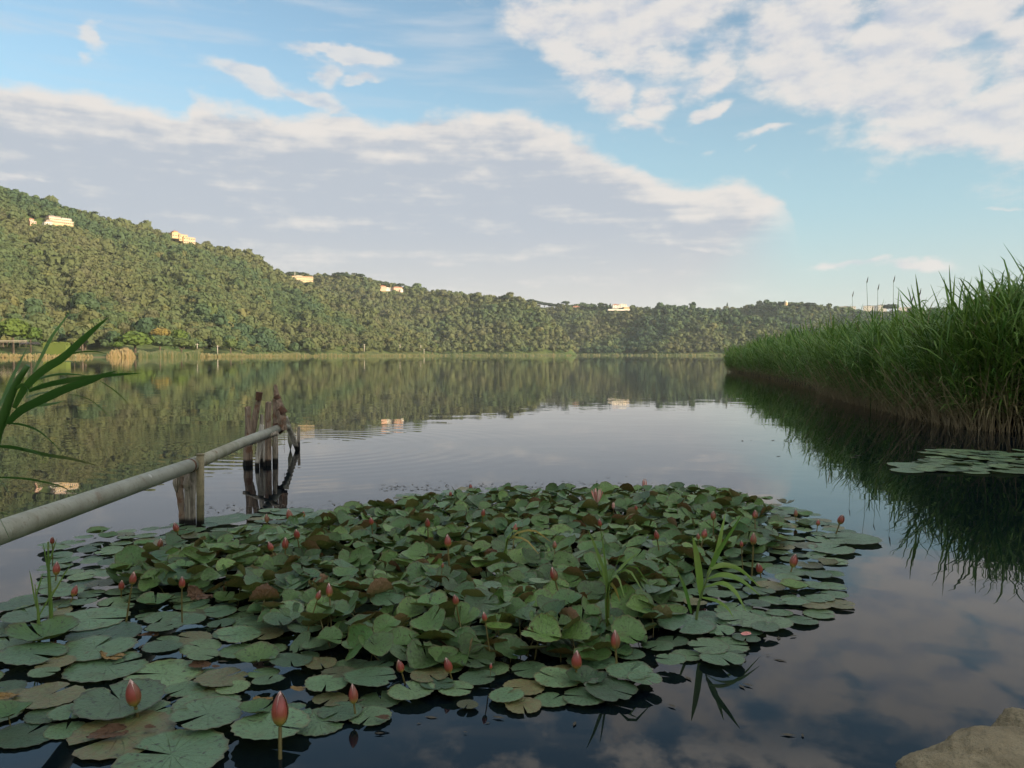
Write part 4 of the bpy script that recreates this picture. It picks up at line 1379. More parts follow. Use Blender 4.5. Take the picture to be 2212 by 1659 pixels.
# far cluster
D = 7.95
post('timber_pile', 'leftmost squared pile of the far post cluster', [cp(826, 990, D), cp(828, 800, D), cp(830, 560, D), cp(826, 325, D)], [.052, .046, .030, .028], M_WOODR, seed=11, rough=.12)
q1 = post('timber_pile', 'rust stained leaning pole crossing the leftmost pile', [cp(850, 720, D + .1), cp(880, 560, D + .1), cp(912, 380, D + .1), cp(940, 260, D + .1), cp(950, 175, D + .1)], [.028, .034, .030, .024, .028], M_WOODR, seed=12, rough=.16)
obj('iron_bolt', mesh('iron_bolt', *tube([cp(935, 252, D + .06), cp(948, 168, D + .06)], [.030, .034], 9), M_RUST), q1)
post('timber_stake', 'thin grey stake behind the bleached one', [cp(975, 990, D + .15), cp(972, 700, D + .15), cp(968, 400, D + .15)], [.026, .022, .016], M_WOOD, seed=13, rough=.15)
post('timber_stake', 'bleached crooked stake in front of the far cluster', [cp(920, 1010, D - .2), cp(930, 860, D - .2), cp(955, 690, D - .2), cp(972, 510, D - .2)], [.020, .020, .024, .022], M_WOODP, seed=14, rough=.14)
post('timber_pile', 'tall middle pile of the far cluster', [cp(1042, 990, D), cp(1040, 750, D), cp(1042, 500, D), cp(1048, 275, D)], [.036, .036, .034, .030], M_WOODR, seed=15, rough=.16, n=12)
post('timber_stake', 'pale thin batten beside the tall middle pile', [cp(997, 990, D - .08), cp(996, 820, D - .08), cp(994, 660, D - .08)], [.010, .011, .010], M_WOODP, seed=16, rough=.1)
post('timber_pile', 'short split pile right of the tall middle pile', [cp(1110, 990, D + .1), cp(1108, 800, D + .1), cp(1104, 640, D + .1), cp(1098, 545, D + .1)], [.026, .026, .020, .016], M_WOOD, seed=17, rough=.22)
g1 = post('gnarled_log', 'gnarled leaning log with rusty iron bands on top of the far cluster', [cp(1195, 560, D + .35), cp(1180, 440, D + .35), cp(1150, 300, D + .35), cp(1128, 215, D + .35), cp(1112, 95, D + .35)], [.046, .050, .050, .034, .018], M_WOODR, seed=18, rough=.22, n=12)
for (c0, c1, rr) in (((1160, 335), (1198, 372), .056), ((1122, 205), (1142, 225), .042)):
    obj('iron_band', mesh('iron_band', *tube([cp(*c0, D + .34), cp(c1[0] + 4, c1[1] + 18, D + .34)], rr * .82, 12), M_RUST), g1)
post('timber_pile', 'dark pile behind the gnarled log', [cp(1118, 990, D + .5), cp(1112, 700, D + .5), cp(1108, 420, D + .5), cp(1105, 230, D + .5)], [.030, .028, .028, .02], M_WOODR, seed=19, rough=.18)
post('timber_plank', 'grey plank slanting down to the water at the pipe end', [cp(1345, 770, 9.2), cp(1320, 690, 9.15), cp(1260, 540, 9.05), cp(1225, 425, 8.95)], [.026, .030, .030, .024], M_WOODP, seed=20, rough=.15, flat=.5)
post('timber_stake', 'lone small dark stake right of the pipe end', [cp(1352, 790, 9.6), cp(1352, 690, 9.6), cp(1356, 530, 9.6)], [.018, .018, .016], M_WOOD, seed=21, rough=.1)
post('timber_plank', 'split plank lying under the pipe across the posts', [cp(770, 725, D - .28), cp(900, 680, D - .28), cp(1020, 635, D - .28), cp(1140, 588, D - .28)], [.012, .020, .020, .020], M_WOOD, seed=22, rough=.15)
# old chain hanging from the log
ch = obj('hanging_chain', None, None, cp(1205, 520, D + .2), label='thin chain hanging from the gnarled log', category='chain')
lk = mesh('chain_link', *tube([(0, 0, .012), (.006, 0, 0), (0, 0, -.012), (-.006, 0, 0), (0, 0, .012)], .0022, 5, False), M_RUST)
for k in range(14):
    obj('link', lk, ch, (.004 * math.sin(k), 0, -.020 * k), (0, 0, (k % 2) * 1.57))

# ------------------------------------------------------------------ water lilies
def pad(seed, kind, n=38, rings=(0.22, .45, .66, .84, .95, 1.0)):
    """one leaf of radius 1 with its slit; kind: flat, soft (slightly lifted rim), cup, fold, curl"""
    r = random.Random(seed)
    slit = r.uniform(.06, .17)
    ph = [(r.uniform(0, 6.28), k, r.uniform(.4, 1) / k) for k in (2, 3, 4, 5, 7, 9)]
    bites = [(r.uniform(.5, 5.8), r.uniform(.10, .22), r.uniform(.10, .30)) for _ in range(r.choice([0, 0, 1, 2]))]
    V, UV = [(0, 0, 0)], [(0, 0)]
    fa = r.uniform(0, 6.28)
    amp = {'flat': .020, 'soft': .06, 'cup': .10, 'fold': .09, 'curl': .10}[kind]
    for ri, q_ in enumerate(rings):
        for k in range(n):
            f = k / (n - 1)
            a = slit + (2 * math.pi - 2 * slit) * f
            w = sum(math.sin(a * kk + p) * am for p, kk, am in ph)
            rad = q_ * (1 + .045 * w * q_)
            if q_ > .9:
                rad *= 1 + (.030 if k % 2 else -.030) * r.uniform(.3, 1.3)
            for (ba, bw, bd) in bites:
                dd = abs(a - ba)
                if dd < bw and q_ > .6:
                    rad *= 1 - bd * (1 - dd / bw) * (q_ - .5) * 2
            # the slit closes towards the centre and its lobes are rounded
            e = min(f, 1 - f)
            if e < .06:
                rad *= 1 - .10 * (1 - e / .06) * q_
            x, y = rad * math.cos(a), rad * math.sin(a)
            z = amp * w * q_ ** 3 * .8
            if kind == 'soft':
                z += .10 * max(0, math.cos(a - fa)) * q_ ** 4
            elif kind == 'cup':
                z += .34 * q_ ** 2 + .10 * w * q_ ** 3
            elif kind == 'fold':
                c = x * math.cos(fa) + y * math.sin(fa)
                z += .55 * abs(c) ** 1.4
            elif kind == 'curl':
                c = x * math.cos(fa) + y * math.sin(fa)
                t = max(0, c - .15)
                z += 1.05 * t ** 1.3
                x -= math.cos(fa) * t * t * .55
                y -= math.sin(fa) * t * t * .55
            V.append((x, y, z))
            UV.append((q_ * math.cos(a), q_ * math.sin(a)))
    F3 = [(0, 1 + k, 2 + k) for k in range(n - 1)]
    F4 = []
    for ri in range(len(rings) - 1):
        a0, b0 = 1 + ri * n, 1 + (ri + 1) * n
        F4 += [(a0 + k, b0 + k, b0 + k + 1, a0 + k + 1) for k in range(n - 1)]
    return np.array(V, float), [np.array(F3), np.array(F4)], np.array(UV, float)


RAW = {k: [pad(1000 + 50 * j + i, k) for i in range(nn)] for j, (k, nn) in enumerate((('flat', 12), ('soft', 8), ('cup', 8), ('fold', 8), ('curl', 8)))}
RAWS = {k: [pad(2000 + 50 * j + i, k, 24, (.33, .66, .88, 1.0)) for i in range(nn)] for j, (k, nn) in enumerate((('flat', 12), ('soft', 8), ('cup', 8), ('fold', 8), ('curl', 8)))}
PM = {}
for k, L in RAW.items():
    PM[k] = [mesh('lily_leaf', V, F, M_PADR if k in ('cup', 'fold', 'curl') else M_PAD, True, uv=UV) for V, F, UV in L]
PMW = [mesh('lily_leaf_worn', V, F, M_PADW, True, uv=UV) for V, F, UV in RAW['flat'][:6] + RAW['soft'][:2]]
PET = mesh('lily_petiole', *tube([(0, 0, -.002), (.10, .05, -.6), (.12, .05, -1.6)], [.030, .030, .035], 6, False), M_STALK, True)
BOUND = [(15, 1322), (105, 1245), (95, 1190), (200, 1158), (330, 1150), (440, 1130), (600, 1104), (740, 1108), (860, 1082), (1000, 1062), (1150, 1066), (1300, 1066), (1430, 1056), (1540, 1056), (1640, 1082), (1720, 1102), (1800, 1135), (1885, 1170),
         (1800, 1205), (1815, 1262), (1840, 1310), (1745, 1340), (1650, 1372), (1600, 1420), (1500, 1445), (1430, 1462), (1345, 1518), (1190, 1535), (1070, 1530), (960, 1500), (850, 1535), (660, 1590), (480, 1560), (370, 1590), (130, 1600), (0, 1600), (-60, 1500), (-30, 1390)]
CORE = [(320, 1225), (430, 1195), (620, 1165), (720, 1130), (900, 1095), (1100, 1088), (1400, 1078), (1560, 1080), (1640, 1110), (1690, 1155), (1680, 1195), (1560, 1230), (1440, 1290), (1420, 1380), (1320, 1430), (1120, 1440), (960, 1450), (760, 1440), (600, 1400), (520, 1320), (380, 1300), (240, 1270)]
GAPS = [(150, 1565, 40, 10), (500, 1540, 30, 10), (300, 1410, 30, 7), (1500, 1400, 20, 8), (630, 1495, 50, 24), (330, 1385, 26, 8), (30, 1470, 60, 16), (560, 1520, 60, 22), (215, 1482, 70, 10), (1450, 1470, 60, 25)]


def inside(u, v, poly):
    c = False
    for (x0, y0), (x1, y1) in zip(poly, poly[1:] + poly[:1]):
        if (y0 > v) != (y1 > v) and u < (x1 - x0) * (v - y0) / (y1 - y0) + x0:
            c = not c
    return c


def boundary_dist(p):
    best = 9
    for a, b2 in zip(WB, WB[1:] + WB[:1]):
        d = b2 - a
        t = max(0, min(1, (p - a).dot(d) / d.dot(d)))
        best = min(best, (p - a - d * t).length)
    return best


WB = [wat(u, v) for u, v in BOUND]
HAND = [  # u, v, width (picture units), worn?, kind, label
    (58, 1590, 122, 0, 'flat', 'large veined pad in the bottom left corner'), (262, 1592, 208, 1, 'flat', 'big pad with a brown rotten patch near the bottom left'), (371, 1640, 226, 0, 'flat', 'nearest pad, cut by the bottom edge of the picture'),
    (449, 1564, 152, 0, 'soft', 'toothed flat pad between the two nearest red buds'), (586, 1592, 166, 0, 'soft', 'flat pad lying under the nearest tall red bud'), (690, 1562, 130, 0, 'flat', 'flat pad right of the nearest tall bud'),
    (800, 1553, 96, 0, 'flat', 'small flat pad at the front edge right of the third bud'), (735, 1545, 100, 0, 'flat', 'pad under the leaning red bud of the front edge'), (705, 1497, 96, 0, 'soft', 'pad behind the front edge bud, left of a blue gap'),
    (800, 1484, 124, 0, 'soft', 'pad with a folded lobe behind the front edge bud'), (889, 1505, 108, 0, 'soft', 'ragged yellow green pad on the front edge'), (946, 1492, 82, 0, 'soft', 'pad with a split brown edge under a front bud'),
    (1010, 1530, 50, 1, 'flat', 'small torn pad fragment floating off the front edge'), (107, 1512, 130, 1, 'flat', 'yellowish decaying pad at the left with a crumbling side'), (258, 1535, 172, 0, 'soft', 'pale pad holding the red bud at the lower left'),
    (478, 1478, 112, 1, 'cup', 'raised pad with a yellow worn rim left of the blue gap'), (352, 1461, 156, 0, 'flat', 'wide pale pad above the lower left bud'), (231, 1447, 166, 0, 'flat', 'wide oval pad in the left of the patch'),
    (71, 1431, 130, 0, 'soft', 'pad with a yellow centre at the left edge'), (205, 1410, 160, 0, 'flat', 'pad with a curled orange rim in the left of the patch'), (94, 1389, 132, 0, 'cup', 'lifted pad with a shadowed front rim at the left'),
    (22, 1392, 92, 0, 'flat', 'pad cut by the left edge of the picture below the thin shoots'), (225, 1375, 150, 0, 'flat', 'flat pad right of the thin shoots'), (194, 1345, 160, 0, 'flat', 'broad pale pad behind the thin shoots'),
    (62, 1346, 100, 0, 'soft', 'pad just left of the thin green shoots'), (52, 1314, 100, 0, 'soft', 'leftmost pad, with a dark lifted tip'), (443, 1510, 90, 1, 'flat', 'pad with brown edges beside a rotting leaf'),
    (400, 1496, 90, 0, 'flat', 'small pad behind the toothed front pad'), (446, 1530, 140, 0, 'flat', 'pad just behind the toothed front pad'), (516, 1389, 100, 0, 'soft', 'pad below the left red brown leaves'), (155, 1552, 86, 0, 'soft', 'small folded pad behind the corner pad'),
    (330, 1545, 110, 0, 'flat', 'pad right of the lower left bud'), (30, 1512, 70, 1, 'flat', 'sunken brownish pad at the left edge'),
    (1622, 1373, 52, 0, 'flat', 'small round pad with a pink petal on it at the right front'), (1560, 1433, 100, 0, 'flat', 'round pad floating over the dark reed reflection'), (1530, 1408, 92, 0, 'soft', 'lobed pad above the round pad over the reflection'), (1586, 1418, 54, 0, 'flat', 'small oval pad right of the lobed pad'),
    (1815, 1311, 66, 1, 'flat', 'narrow pad drifting off the right edge'), (1840, 1168, 120, 0, 'flat', 'long flat pad sticking out furthest to the right'), (1795, 1192, 100, 0, 'flat', 'flat pad below the furthest right pad'), (1770, 1328, 70, 0, 'flat', 'pad left of the narrow drifting pad'),
    (1320, 1505, 120, 0, 'soft', 'large pad at the front right corner of the patch'), (1262, 1512, 104, 0, 'flat', 'smooth round pad at the front edge below a red bud'), (1360, 1470, 110, 0, 'soft', 'pad under the tall bud at the right front'), (1392, 1488, 80, 0, 'soft', 'ragged pad with an upright lobe at the right front'),
    (1205, 1478, 110, 0, 'soft', 'pad at the front edge left of a red bud'), (1130, 1530, 84, 1, 'flat', 'flat ragged pad on the front edge'), (1600, 1352, 110, 0, 'soft', 'pad at the right front above the pink petal pad'), (1480, 1365, 130, 0, 'soft', 'bright green lifted pad at the right front'),
    (882, 1076, 62, 0, 'flat', 'leftmost flat pad on the back edge'), (870, 1092, 60, 0, 'flat', 'second flat pad on the back edge'), (860, 1106, 74, 0, 'flat', 'pale flat pad lying below the two back edge pads'), (632, 1108, 100, 0, 'flat', 'pale pad on the back edge below the old posts'), (490, 1132, 110, 0, 'soft', 'wide pad at the foot of the steel prop')]
placed = []                                             # world x, y, radius
NPAD = 0
for k, (u, v, w, worn, kind, lab) in enumerate(HAND):
    p = wat(u, v)
    r = w / 2 / FP * math.hypot(p.x, p.y, CAM_H) * .88
    me_ = PMW[k % 8] if worn else PM[kind][k % len(PM[kind])]
    z = .006 + .0035 * (k % 5) + (.015 if kind in ('soft', 'cup') else 0)
    rx, ry = rnd.uniform(-.03, .03), rnd.uniform(-.03, .03)
    o = obj('lily_pad', me_, None, (p.x, p.y, z), (rx, ry, rnd.uniform(0, 6.28)), (r, r, r), label=lab, category='lily pad')
    placed.append((p.x, p.y, r))
    NPAD += 1
# scatter the rest
xs = [p.x for p in WB]
ys = [p.y for p in WB]
cand = []
flat_pts, core_pts = [], []
HX = np.array([(a, b2) for a, b2, _ in placed])
HR = np.array([c for _, _, c in placed])
for t in range(42000):
    x, y = rng.uniform(min(xs), max(xs)), rng.uniform(min(ys), max(ys))
    u, v = proj(x, y, 0.0)
    if not inside(u, v, BOUND) or any(abs(u - a) < c and abs(v - b2) < d for a, b2, c, d in GAPS):
        continue
    core = inside(u, v, CORE)
    d = np.hypot(HX[:, 0] - x, HX[:, 1] - y)
    if (d < HR * (1.1 if not core else .5)).any():
        continue
    L = core_pts if core else flat_pts
    sp = .056 if core else .096
    if L:
        A_ = np.array(L)
        if (np.hypot(A_[:, 0] - x, A_[:, 1] - y) < sp).any():
            continue
    L.append((x, y))
items = []                                              # kind, x, y, z, r, rot, mesh index
for (x, y) in flat_pts:
    bd = boundary_dist(Vector((x, y, 0)))
    r = rng.uniform(.050, .078)
    kind = 'flat' if rng.random() < .62 else ('soft' if rng.random() < .8 else 'cup')
    z = .004 + rng.uniform(0, .018) + (.014 if kind != 'flat' else 0)
    items.append((kind, x, y, z, r, (rng.normal(0, .03), rng.normal(0, .03), rng.uniform(0, 6.28)), rng.random() < .10))
for (x, y) in core_pts:
    bd = boundary_dist(Vector((x, y, 0)))
    r = rng.uniform(.042, .076)
    kind = ('cup', 'cup', 'fold', 'curl', 'soft', 'fold')[int(rng.integers(6))]
    z = .015 + rng.uniform(.02, .10) * min(1, bd / .5)
    tl = rng.normal(0, .25, 2) + np.array([.20, 0])
    items.append((kind, x, y, z, r, (tl[0], tl[1], rng.uniform(0, 6.28)), False))
# a low layer shuts most of the gaps under the raised leaves
for (x, y) in core_pts[::7]:
    items.append(('flat', x + rng.normal(0, .05), y + rng.normal(0, .05), .006 + rng.uniform(0, .02), rng.uniform(.065, .09), (rng.normal(0, .03), rng.normal(0, .03), rng.uniform(0, 6.28)), False))
# far patch on the right
for t in range(150):
    k = t / 150
    u, v = rng.uniform(1990, 2330), rng.uniform(975, 1026)
    p = wat(u, v)
    if u < 2090 and v > 1000 and not (v < 1024):
        continue
    items.append((('flat', 'soft')[int(rng.random() < .25)], p.x, p.y, .005 + rng.uniform(0, .02), rng.uniform(.08, .12), (rng.normal(0, .02), rng.normal(0, .02), rng.uniform(0, 6.28)), False, 'far'))
for (u, v, w) in ((1965, 1006, 90), (1990, 1012, 100), (1960, 1019, 70), (2030, 1012, 80), (2010, 1004, 80), (2060, 1016, 70), (2075, 978, 110), (2055, 985, 60)):
    p = wat(u, v)
    items.append(('flat', p.x, p.y, .008 + rng.uniform(0, .008), w / 2 / FP * p.y, (0, 0, rng.uniform(0, 6.28)), False, 'far'))
imp = []
for it in items:
    x, y, z, r = it[1:5]
    imp.append((r / math.hypot(x, y, CAM_H)) ** 2 * (CAM_H / math.hypot(x, y, CAM_H) + .25) * (0.35 if it[3] < .03 and it[0] == 'flat' and inside(*proj(x, y, 0), CORE) else 1) * (0.0 if proj(x, y, 0)[0] > 2212 else 1))
order = np.argsort(-np.array(imp))
sel = set(int(i) for i in order[:300 - NPAD])
LABS = {'flat': ('flat pale green lily pad floating in the {z} of the main patch', 'flat pads in the {z}'), 'soft': ('flat lily pad with a wavy lifted rim in the {z} of the main patch', 'wavy pads in the {z}'),
        'cup': ('cupped green lily leaf raised above the water in the {z} of the main patch', 'cupped leaves in the {z}'), 'fold': ('folded lily leaf standing above its neighbours in the {z} of the main patch', 'folded leaves in the {z}'),
        'curl': ('lily leaf with one side curled up in the {z} of the main patch', 'curled leaves in the {z}')}
BUDS0 = [(293, 1502, 'the leaning front bud'), (605, 1540, 'the largest bud'), (765, 1503, 'the plump front bud'), (1330, 1385, 'the tall bright red bud'), (1711, 1213, 'the tall right edge bud'), (1813, 1123, 'the lone right end bud'),
         (1305, 1240, 'the arching grass tuft'), (1094, 1150, 'the yellowing grass tuft'), (1497, 1300, 'the young reed'), (100, 1340, 'the thin green shoots'), (400, 1130, 'the near rotten posts'), (1290, 1086, 'the open pink flower'), (1392, 1070, 'the half open flower'),
         (972, 1437, 'the slim middle front bud'), (1245, 1428, 'the second front right bud'), (1200, 1241, 'the patch centre bud'), (700, 1285, 'the close pair of buds'), (270, 1258, 'the left pair of buds'), (630, 1150, 'the buds below the old posts'),
         (1643, 1228, 'the small right edge bud'), (968, 1170, 'the back centre bud'), (1518, 1156, 'the right back double bud'), (986, 1296, 'the small middle bud'), (1700, 1110, 'the right back corner buds'), (2080, 1000, 'the far patch reeds')]
KIND_ = {'flat': ('flat lily pad', ), 'soft': ('wavy lily pad', ), 'cup': ('cupped lily leaf', ), 'fold': ('folded lily leaf', ), 'curl': ('curled lily leaf', )}
taken = {}
PADLAB = {}
for i in sorted(sel, key=lambda k: -imp[k]):
    it = items[i]
    u, v = proj(it[1], it[2], it[3])
    c_ = sorted(BUDS0, key=lambda b_: math.hypot(u - b_[0], (v - b_[1]) * 1.8))
    kd = ('yellow spotted pad' if it[6] else KIND_[it[0]][0])
    for b_ in c_[:1]:
        ddx, ddy = u - b_[0], (v - b_[1]) * 1.8
        side = ('right of' if ddx > 0 else 'left of') if abs(ddx) > abs(ddy) else ('in front of' if ddy > 0 else 'behind')
        key = '%s %s %s' % (kd, side, b_[2])
        taken.setdefault(key, []).append((math.hypot(ddx, ddy), i))
NTH = ['nearest', 'second nearest', 'third nearest', 'fourth nearest', 'fifth nearest', 'sixth nearest', 'seventh nearest', 'eighth nearest', 'ninth nearest', 'tenth nearest', 'eleventh nearest', 'twelfth nearest']
for key, L in taken.items():
    L.sort()
    for j, (_d, i) in enumerate(L):
        PADLAB[i] = key if len(L) == 1 else '%s %s' % (NTH[min(j, 11)], key)
jv, j3, j4, ju, jt, joff = [], [], [], [], [], 0
jmi3, jmi4 = [], []
for i, it in enumerate(items):
    kind, x, y, z, r, rot, worn = it[:7]
    far = len(it) > 7
    mi_ = i % len(RAW[kind])
    if i in sel:
        u, v = proj(x, y, z)
        zone = ('left' if u < 560 else 'right' if u > 1440 else 'middle') + (' front' if v > 1380 else ' back' if v < 1190 else ' centre')
        lab, grp = LABS[kind][0].format(z=zone), LABS[kind][1].format(z=zone)
        if far:
            lab, grp = 'flat grey green lily pad of the small far patch by the reeds', 'pads of the small far patch'
        if worn:
            lab, grp = 'yellowish spotted lily pad in the %s of the main patch' % zone, 'worn pads in the ' + zone
        lab = PADLAB[i]
        o = obj('lily_pad', PMW[i % 8] if worn else PM[kind][mi_], None, (x, y, z), rot, r, label=lab, category='lily pad', group=grp)
        if kind in ('cup', 'fold', 'curl') and z > .03:
            obj('stalk', PET, o)
    else:
        V, F, UV = RAWS[kind][mi_]
        Mx = np.array(Euler(rot).to_matrix()).T * r
        jv.append(V @ Mx + [x, y, z])
        j3.append(F[0] + joff)
        j4.append(F[1] + joff)
        mm = 2 if worn else (1 if kind in ('cup', 'fold', 'curl') else 0)
        jmi3.append(np.full(len(F[0]), mm))
        jmi4.append(np.full(len(F[1]), mm))
        ju.append(UV)
        jt.append(np.full(len(V), rng.random() * .99))
        joff += len(V)
obj('lily_pad_cover', mesh('lily_pad_cover', np.concatenate(jv), [np.concatenate(j3), np.concatenate(j4)], [M_PAD, M_PADR, M_PADW], True, mi=np.concatenate(jmi3 + jmi4), uv=np.concatenate(ju), attrs={'tint': np.concatenate(jt)}), kind='stuff')
open("/tmp/dbg.txt","a").write("pads %d %d %d %d\n" % (NPAD, len(flat_pts), len(core_pts), len(items)))

# buds: four overlapping sepals on a stalk
def sepal(a0, half, open_=0.0, R=.235, L=1.0, sq=1.0):
    V, F = [], []
    nz, nk = 9, 6
    for i in range(nz):
        t = i / (nz - 1)
        prof = R * (math.sin(math.pi * min(1, t * 1.02) ** .80)) ** .72 * (1 if t < .98 else .3) + .018 * (1 - t)
        prof += open_ * t ** 1.5
        hw = half * (1 - t ** 6 * .6)
        for k in range(nk):
            a = a0 + hw * (k / (nk - 1) * 2 - 1)
            rr = prof * (1.0 + .04 * (1 - abs(k / (nk - 1) * 2 - 1)))
            V.append((rr * math.cos(a), rr * math.sin(a), t * L * (1 - .015 * abs(k / (nk - 1) * 2 - 1))))
    for i in range(nz - 1):
        for k in range(nk - 1):
            a = i * nk + k
            F.append((a, a + 1, a + nk + 1, a + nk))
    return np.array(V), [np.array(F)]


SEPS = [[mesh('bud_sepal', *sepal(i * math.pi / 2 + .2, .80, op_ * (1 if i % 2 else .2), R=.225 + .014 * (i % 2)), M_BUD, True) for i in range(4)] for op_ in (.0, .03, .07)]
BCORE = mesh('bud_core', *merge([sepal(i * 2.1, 1.2, R=.20, L=1.02) for i in range(3)]), M_PETALW, True)
BST = mesh('bud_stalk', *tube([(0, 0, .01), (.02, 0, -.8), (0, .03, -3.0)], [.055, .06, .065], 8, False), M_STALK, True)
BUDS = [(293, 1502, 50), (605, 1540, 62), (765, 1503, 38), (972, 1437, 33), (868, 1440, 27), (1245, 1428, 38), (1330, 1385, 38), (1200, 1241, 30), (986, 1296, 23), (712, 1277, 28), (685, 1287, 20), (393, 1260, 24), (285, 1251, 25), (262, 1265, 20), (157, 1279, 21),
        (121, 1231, 25), (113, 1168, 15), (345, 1175, 19), (383, 1140, 20), (577, 1121, 18), (628, 1113, 24), (657, 1111, 13), (643, 1153, 23), (616, 1174, 26), (588, 1181, 21), (803, 1126, 18), (924, 1129, 22), (968, 1170, 27), (1018, 1052, 13), (973, 1067, 11), (1043, 1108, 18),
        (1112, 1141, 19), (1198, 1178, 17), (1211, 1064, 14), (1183, 1066, 12), (1313, 1054, 15), (1297, 1130, 18), (1420, 1156, 21), (1519, 1154, 20), (1508, 1160, 14), (1541, 1115, 19), (1627, 1166, 25), (1631, 1113, 18), (1719, 1110, 16), (1711, 1213, 27), (1642, 1228, 22), (1813, 1123, 20),
        (1766, 1130, 13), (1602, 1176, 14), (1522, 1062, 12), (1470, 1070, 10), (1375, 1097, 12), (1240, 1075, 12), (955, 1222, 12), (1688, 1128, 10), (1048, 1333, 20), (1060, 1440, 12)]
rows = {}
for b_ in BUDS:
    v = b_[1]
    rows.setdefault('in the front row' if v > 1370 else 'in the middle of the patch' if v > 1200 else 'in the band behind the middle' if v > 1140 else 'along the back edge', []).append(b_)
ORD = ['first', 'second', 'third', 'fourth', 'fifth', 'sixth', 'seventh', 'eighth', 'ninth', 'tenth', 'eleventh', 'twelfth', 'thirteenth', 'fourteenth', 'fifteenth', 'sixteenth', 'seventeenth', 'eighteenth', 'nineteenth', 'twentieth', 'twenty first', 'twenty second', 'twenty third', 'twenty fourth']
SPECIAL = {(605, 1540): 'largest closed red bud, on a bare stalk over the nearest pads', (293, 1502): 'big leaning red bud with yellow base at the lower left', (1813, 1123): 'lone bud over open water at the right end', (1330, 1385): 'tall bright red bud at the right front', (113, 1168): 'small dark bud beside the tip of the tall left shoot',
           (765, 1503): 'plump red bud right of the largest one', (383, 1140): 'bud in front of the near rotten posts', (1711, 1213): 'tall red bud near the right edge on a visible stalk'}
for row, L in rows.items():
    L.sort()
    n_ = 0
    for (u, v, hh) in L:
        n_ += 1
        core = inside(u, v + hh * .6, CORE)
        zb = .165 if core else .04
        if (u, v) in ((605, 1540), (1813, 1123), (1330, 1385)):
            zb = .075
        if (u, v) == (113, 1168):
            zb = .22
        p = wat(u, v + hh / 2, zb)
        Dd = math.hypot(p.x, p.y, CAM_H - zb)
        L_ = hh / FP * Dd * 1.05
        lab = SPECIAL.get((u, v)) or 'closed red lily bud, %s from the left %s' % (ORD[n_ - 1], row)
        lean = (rnd.uniform(-.32, .32), rnd.uniform(-.32, .32))
        if (u, v) == (293, 1502):
            lean = (.05, -.16)
        w_ = rnd.uniform(.92, 1.12)
        root = obj('water_lily_bud', BCORE, None, p, (lean[0], lean[1], rnd.uniform(0, 6.28)), (L_ * w_, L_ * w_, L_), label=lab, category='flower bud', group='red water lily buds')
        for m_ in SEPS[rnd.choice((0, 0, 1, 1, 2))]:
            obj('sepal', m_, root)
        obj('stalk', BST, root)
for (u, v, wd, zb, op, lab) in ((1290, 1086, 30, .13, .32, 'open pink and white lily flower near the back edge'), (1392, 1058, 24, .03, .12, 'half open lily flower alone on the water behind the patch'), (1325, 1100, 16, .1, .1, 'striped half open bud right of the open flower')):
    p = wat(u, v, zb)
    Dd = math.hypot(p.x, p.y, CAM_H)
    s_ = wd / FP * Dd
    root = obj('water_lily_flower', None, None, p, (0, 0, .3), s_, label=lab, category='flower')
    for i in range(8):
        obj('petal', mesh('petal', *sepal(i * math.pi / 4, .34, op * (1.3 if i % 2 else .9), R=.15, L=.85 if i % 2 else 1.0), M_PETAL if i % 2 else M_PETALW, True), root)
    obj('stalk', BST, root)

# grass tufts, small reed and shoots growing among the pads
def T(cx, cy):
    return 950.5 + cx * .2396, 1019.6 + cy * .2396


def tuft(name, label, base, tips, cat, wid=.011, zb=.05, spread=.25, mat=M_BLADE, dryl=()):
    b0 = wat(*base, 0.0)
    if name == 'grass_tuft':
        b0 = wat(*base, zb)
        b0.y -= .12
        b0.z = 0
    root = obj(name, None, None, b0, label=label, category=cat)
    for i, (u, v, bend) in enumerate(tips):
        Y = b0.y + rnd.uniform(-spread, spread) * .4
        tip = dep(u, v, Y) - b0
        m0 = Vector((0, 0, zb))
        mid = m0.lerp(tip, .55) + Vector((0, 0, bend))
        P = spline([Vector((0, 0, -.05)), m0, mid, tip], 9)
        w = [wid * k for k in (.5, .7, .9, 1, 1, .9, .7, .45, .08)]
        V, F = strip(P, w, Vector((.5, rnd.uniform(-1, 1), .6)), .25)
        dr = np.zeros(len(V))
        if i in dryl:
            dr = np.linspace(0.1, 1, len(V))
        obj('blade', mesh('grass_blade', V, F, mat, True, attrs={'dry': dr}), root)
    return root


tuft('grass_tuft', 'arching bright grass tuft right of the centre of the patch', (1305, 1252), [(*T(1330, 510), .02), (*T(1450, 510), .02), (*T(1790, 730), .02), (*T(1640, 700), .0), (*T(1910, 1060), .09), (*T(1830, 1080), .08), (*T(1670, 1150), .07), (*T(1400, 780), 0), (*T(1620, 1165), .03)], 'grass', .013, zb=.20, dryl=(8,))
tuft('grass_tuft', 'yellowing grass tuft left of the centre among raised leaves', (1094, 1160), [(*T(920, 300), .02), (*T(1000, 630), .06), (*T(925, 665), .07), (*T(890, 740), .05), (*T(740, 600), .05), (*T(700, 470), 0)], 'grass', .012, zb=.18, dryl=(1, 3))


def R5(cx, cy):
    return 1348 + cx * .2656, 1019.6 + cy * .2656


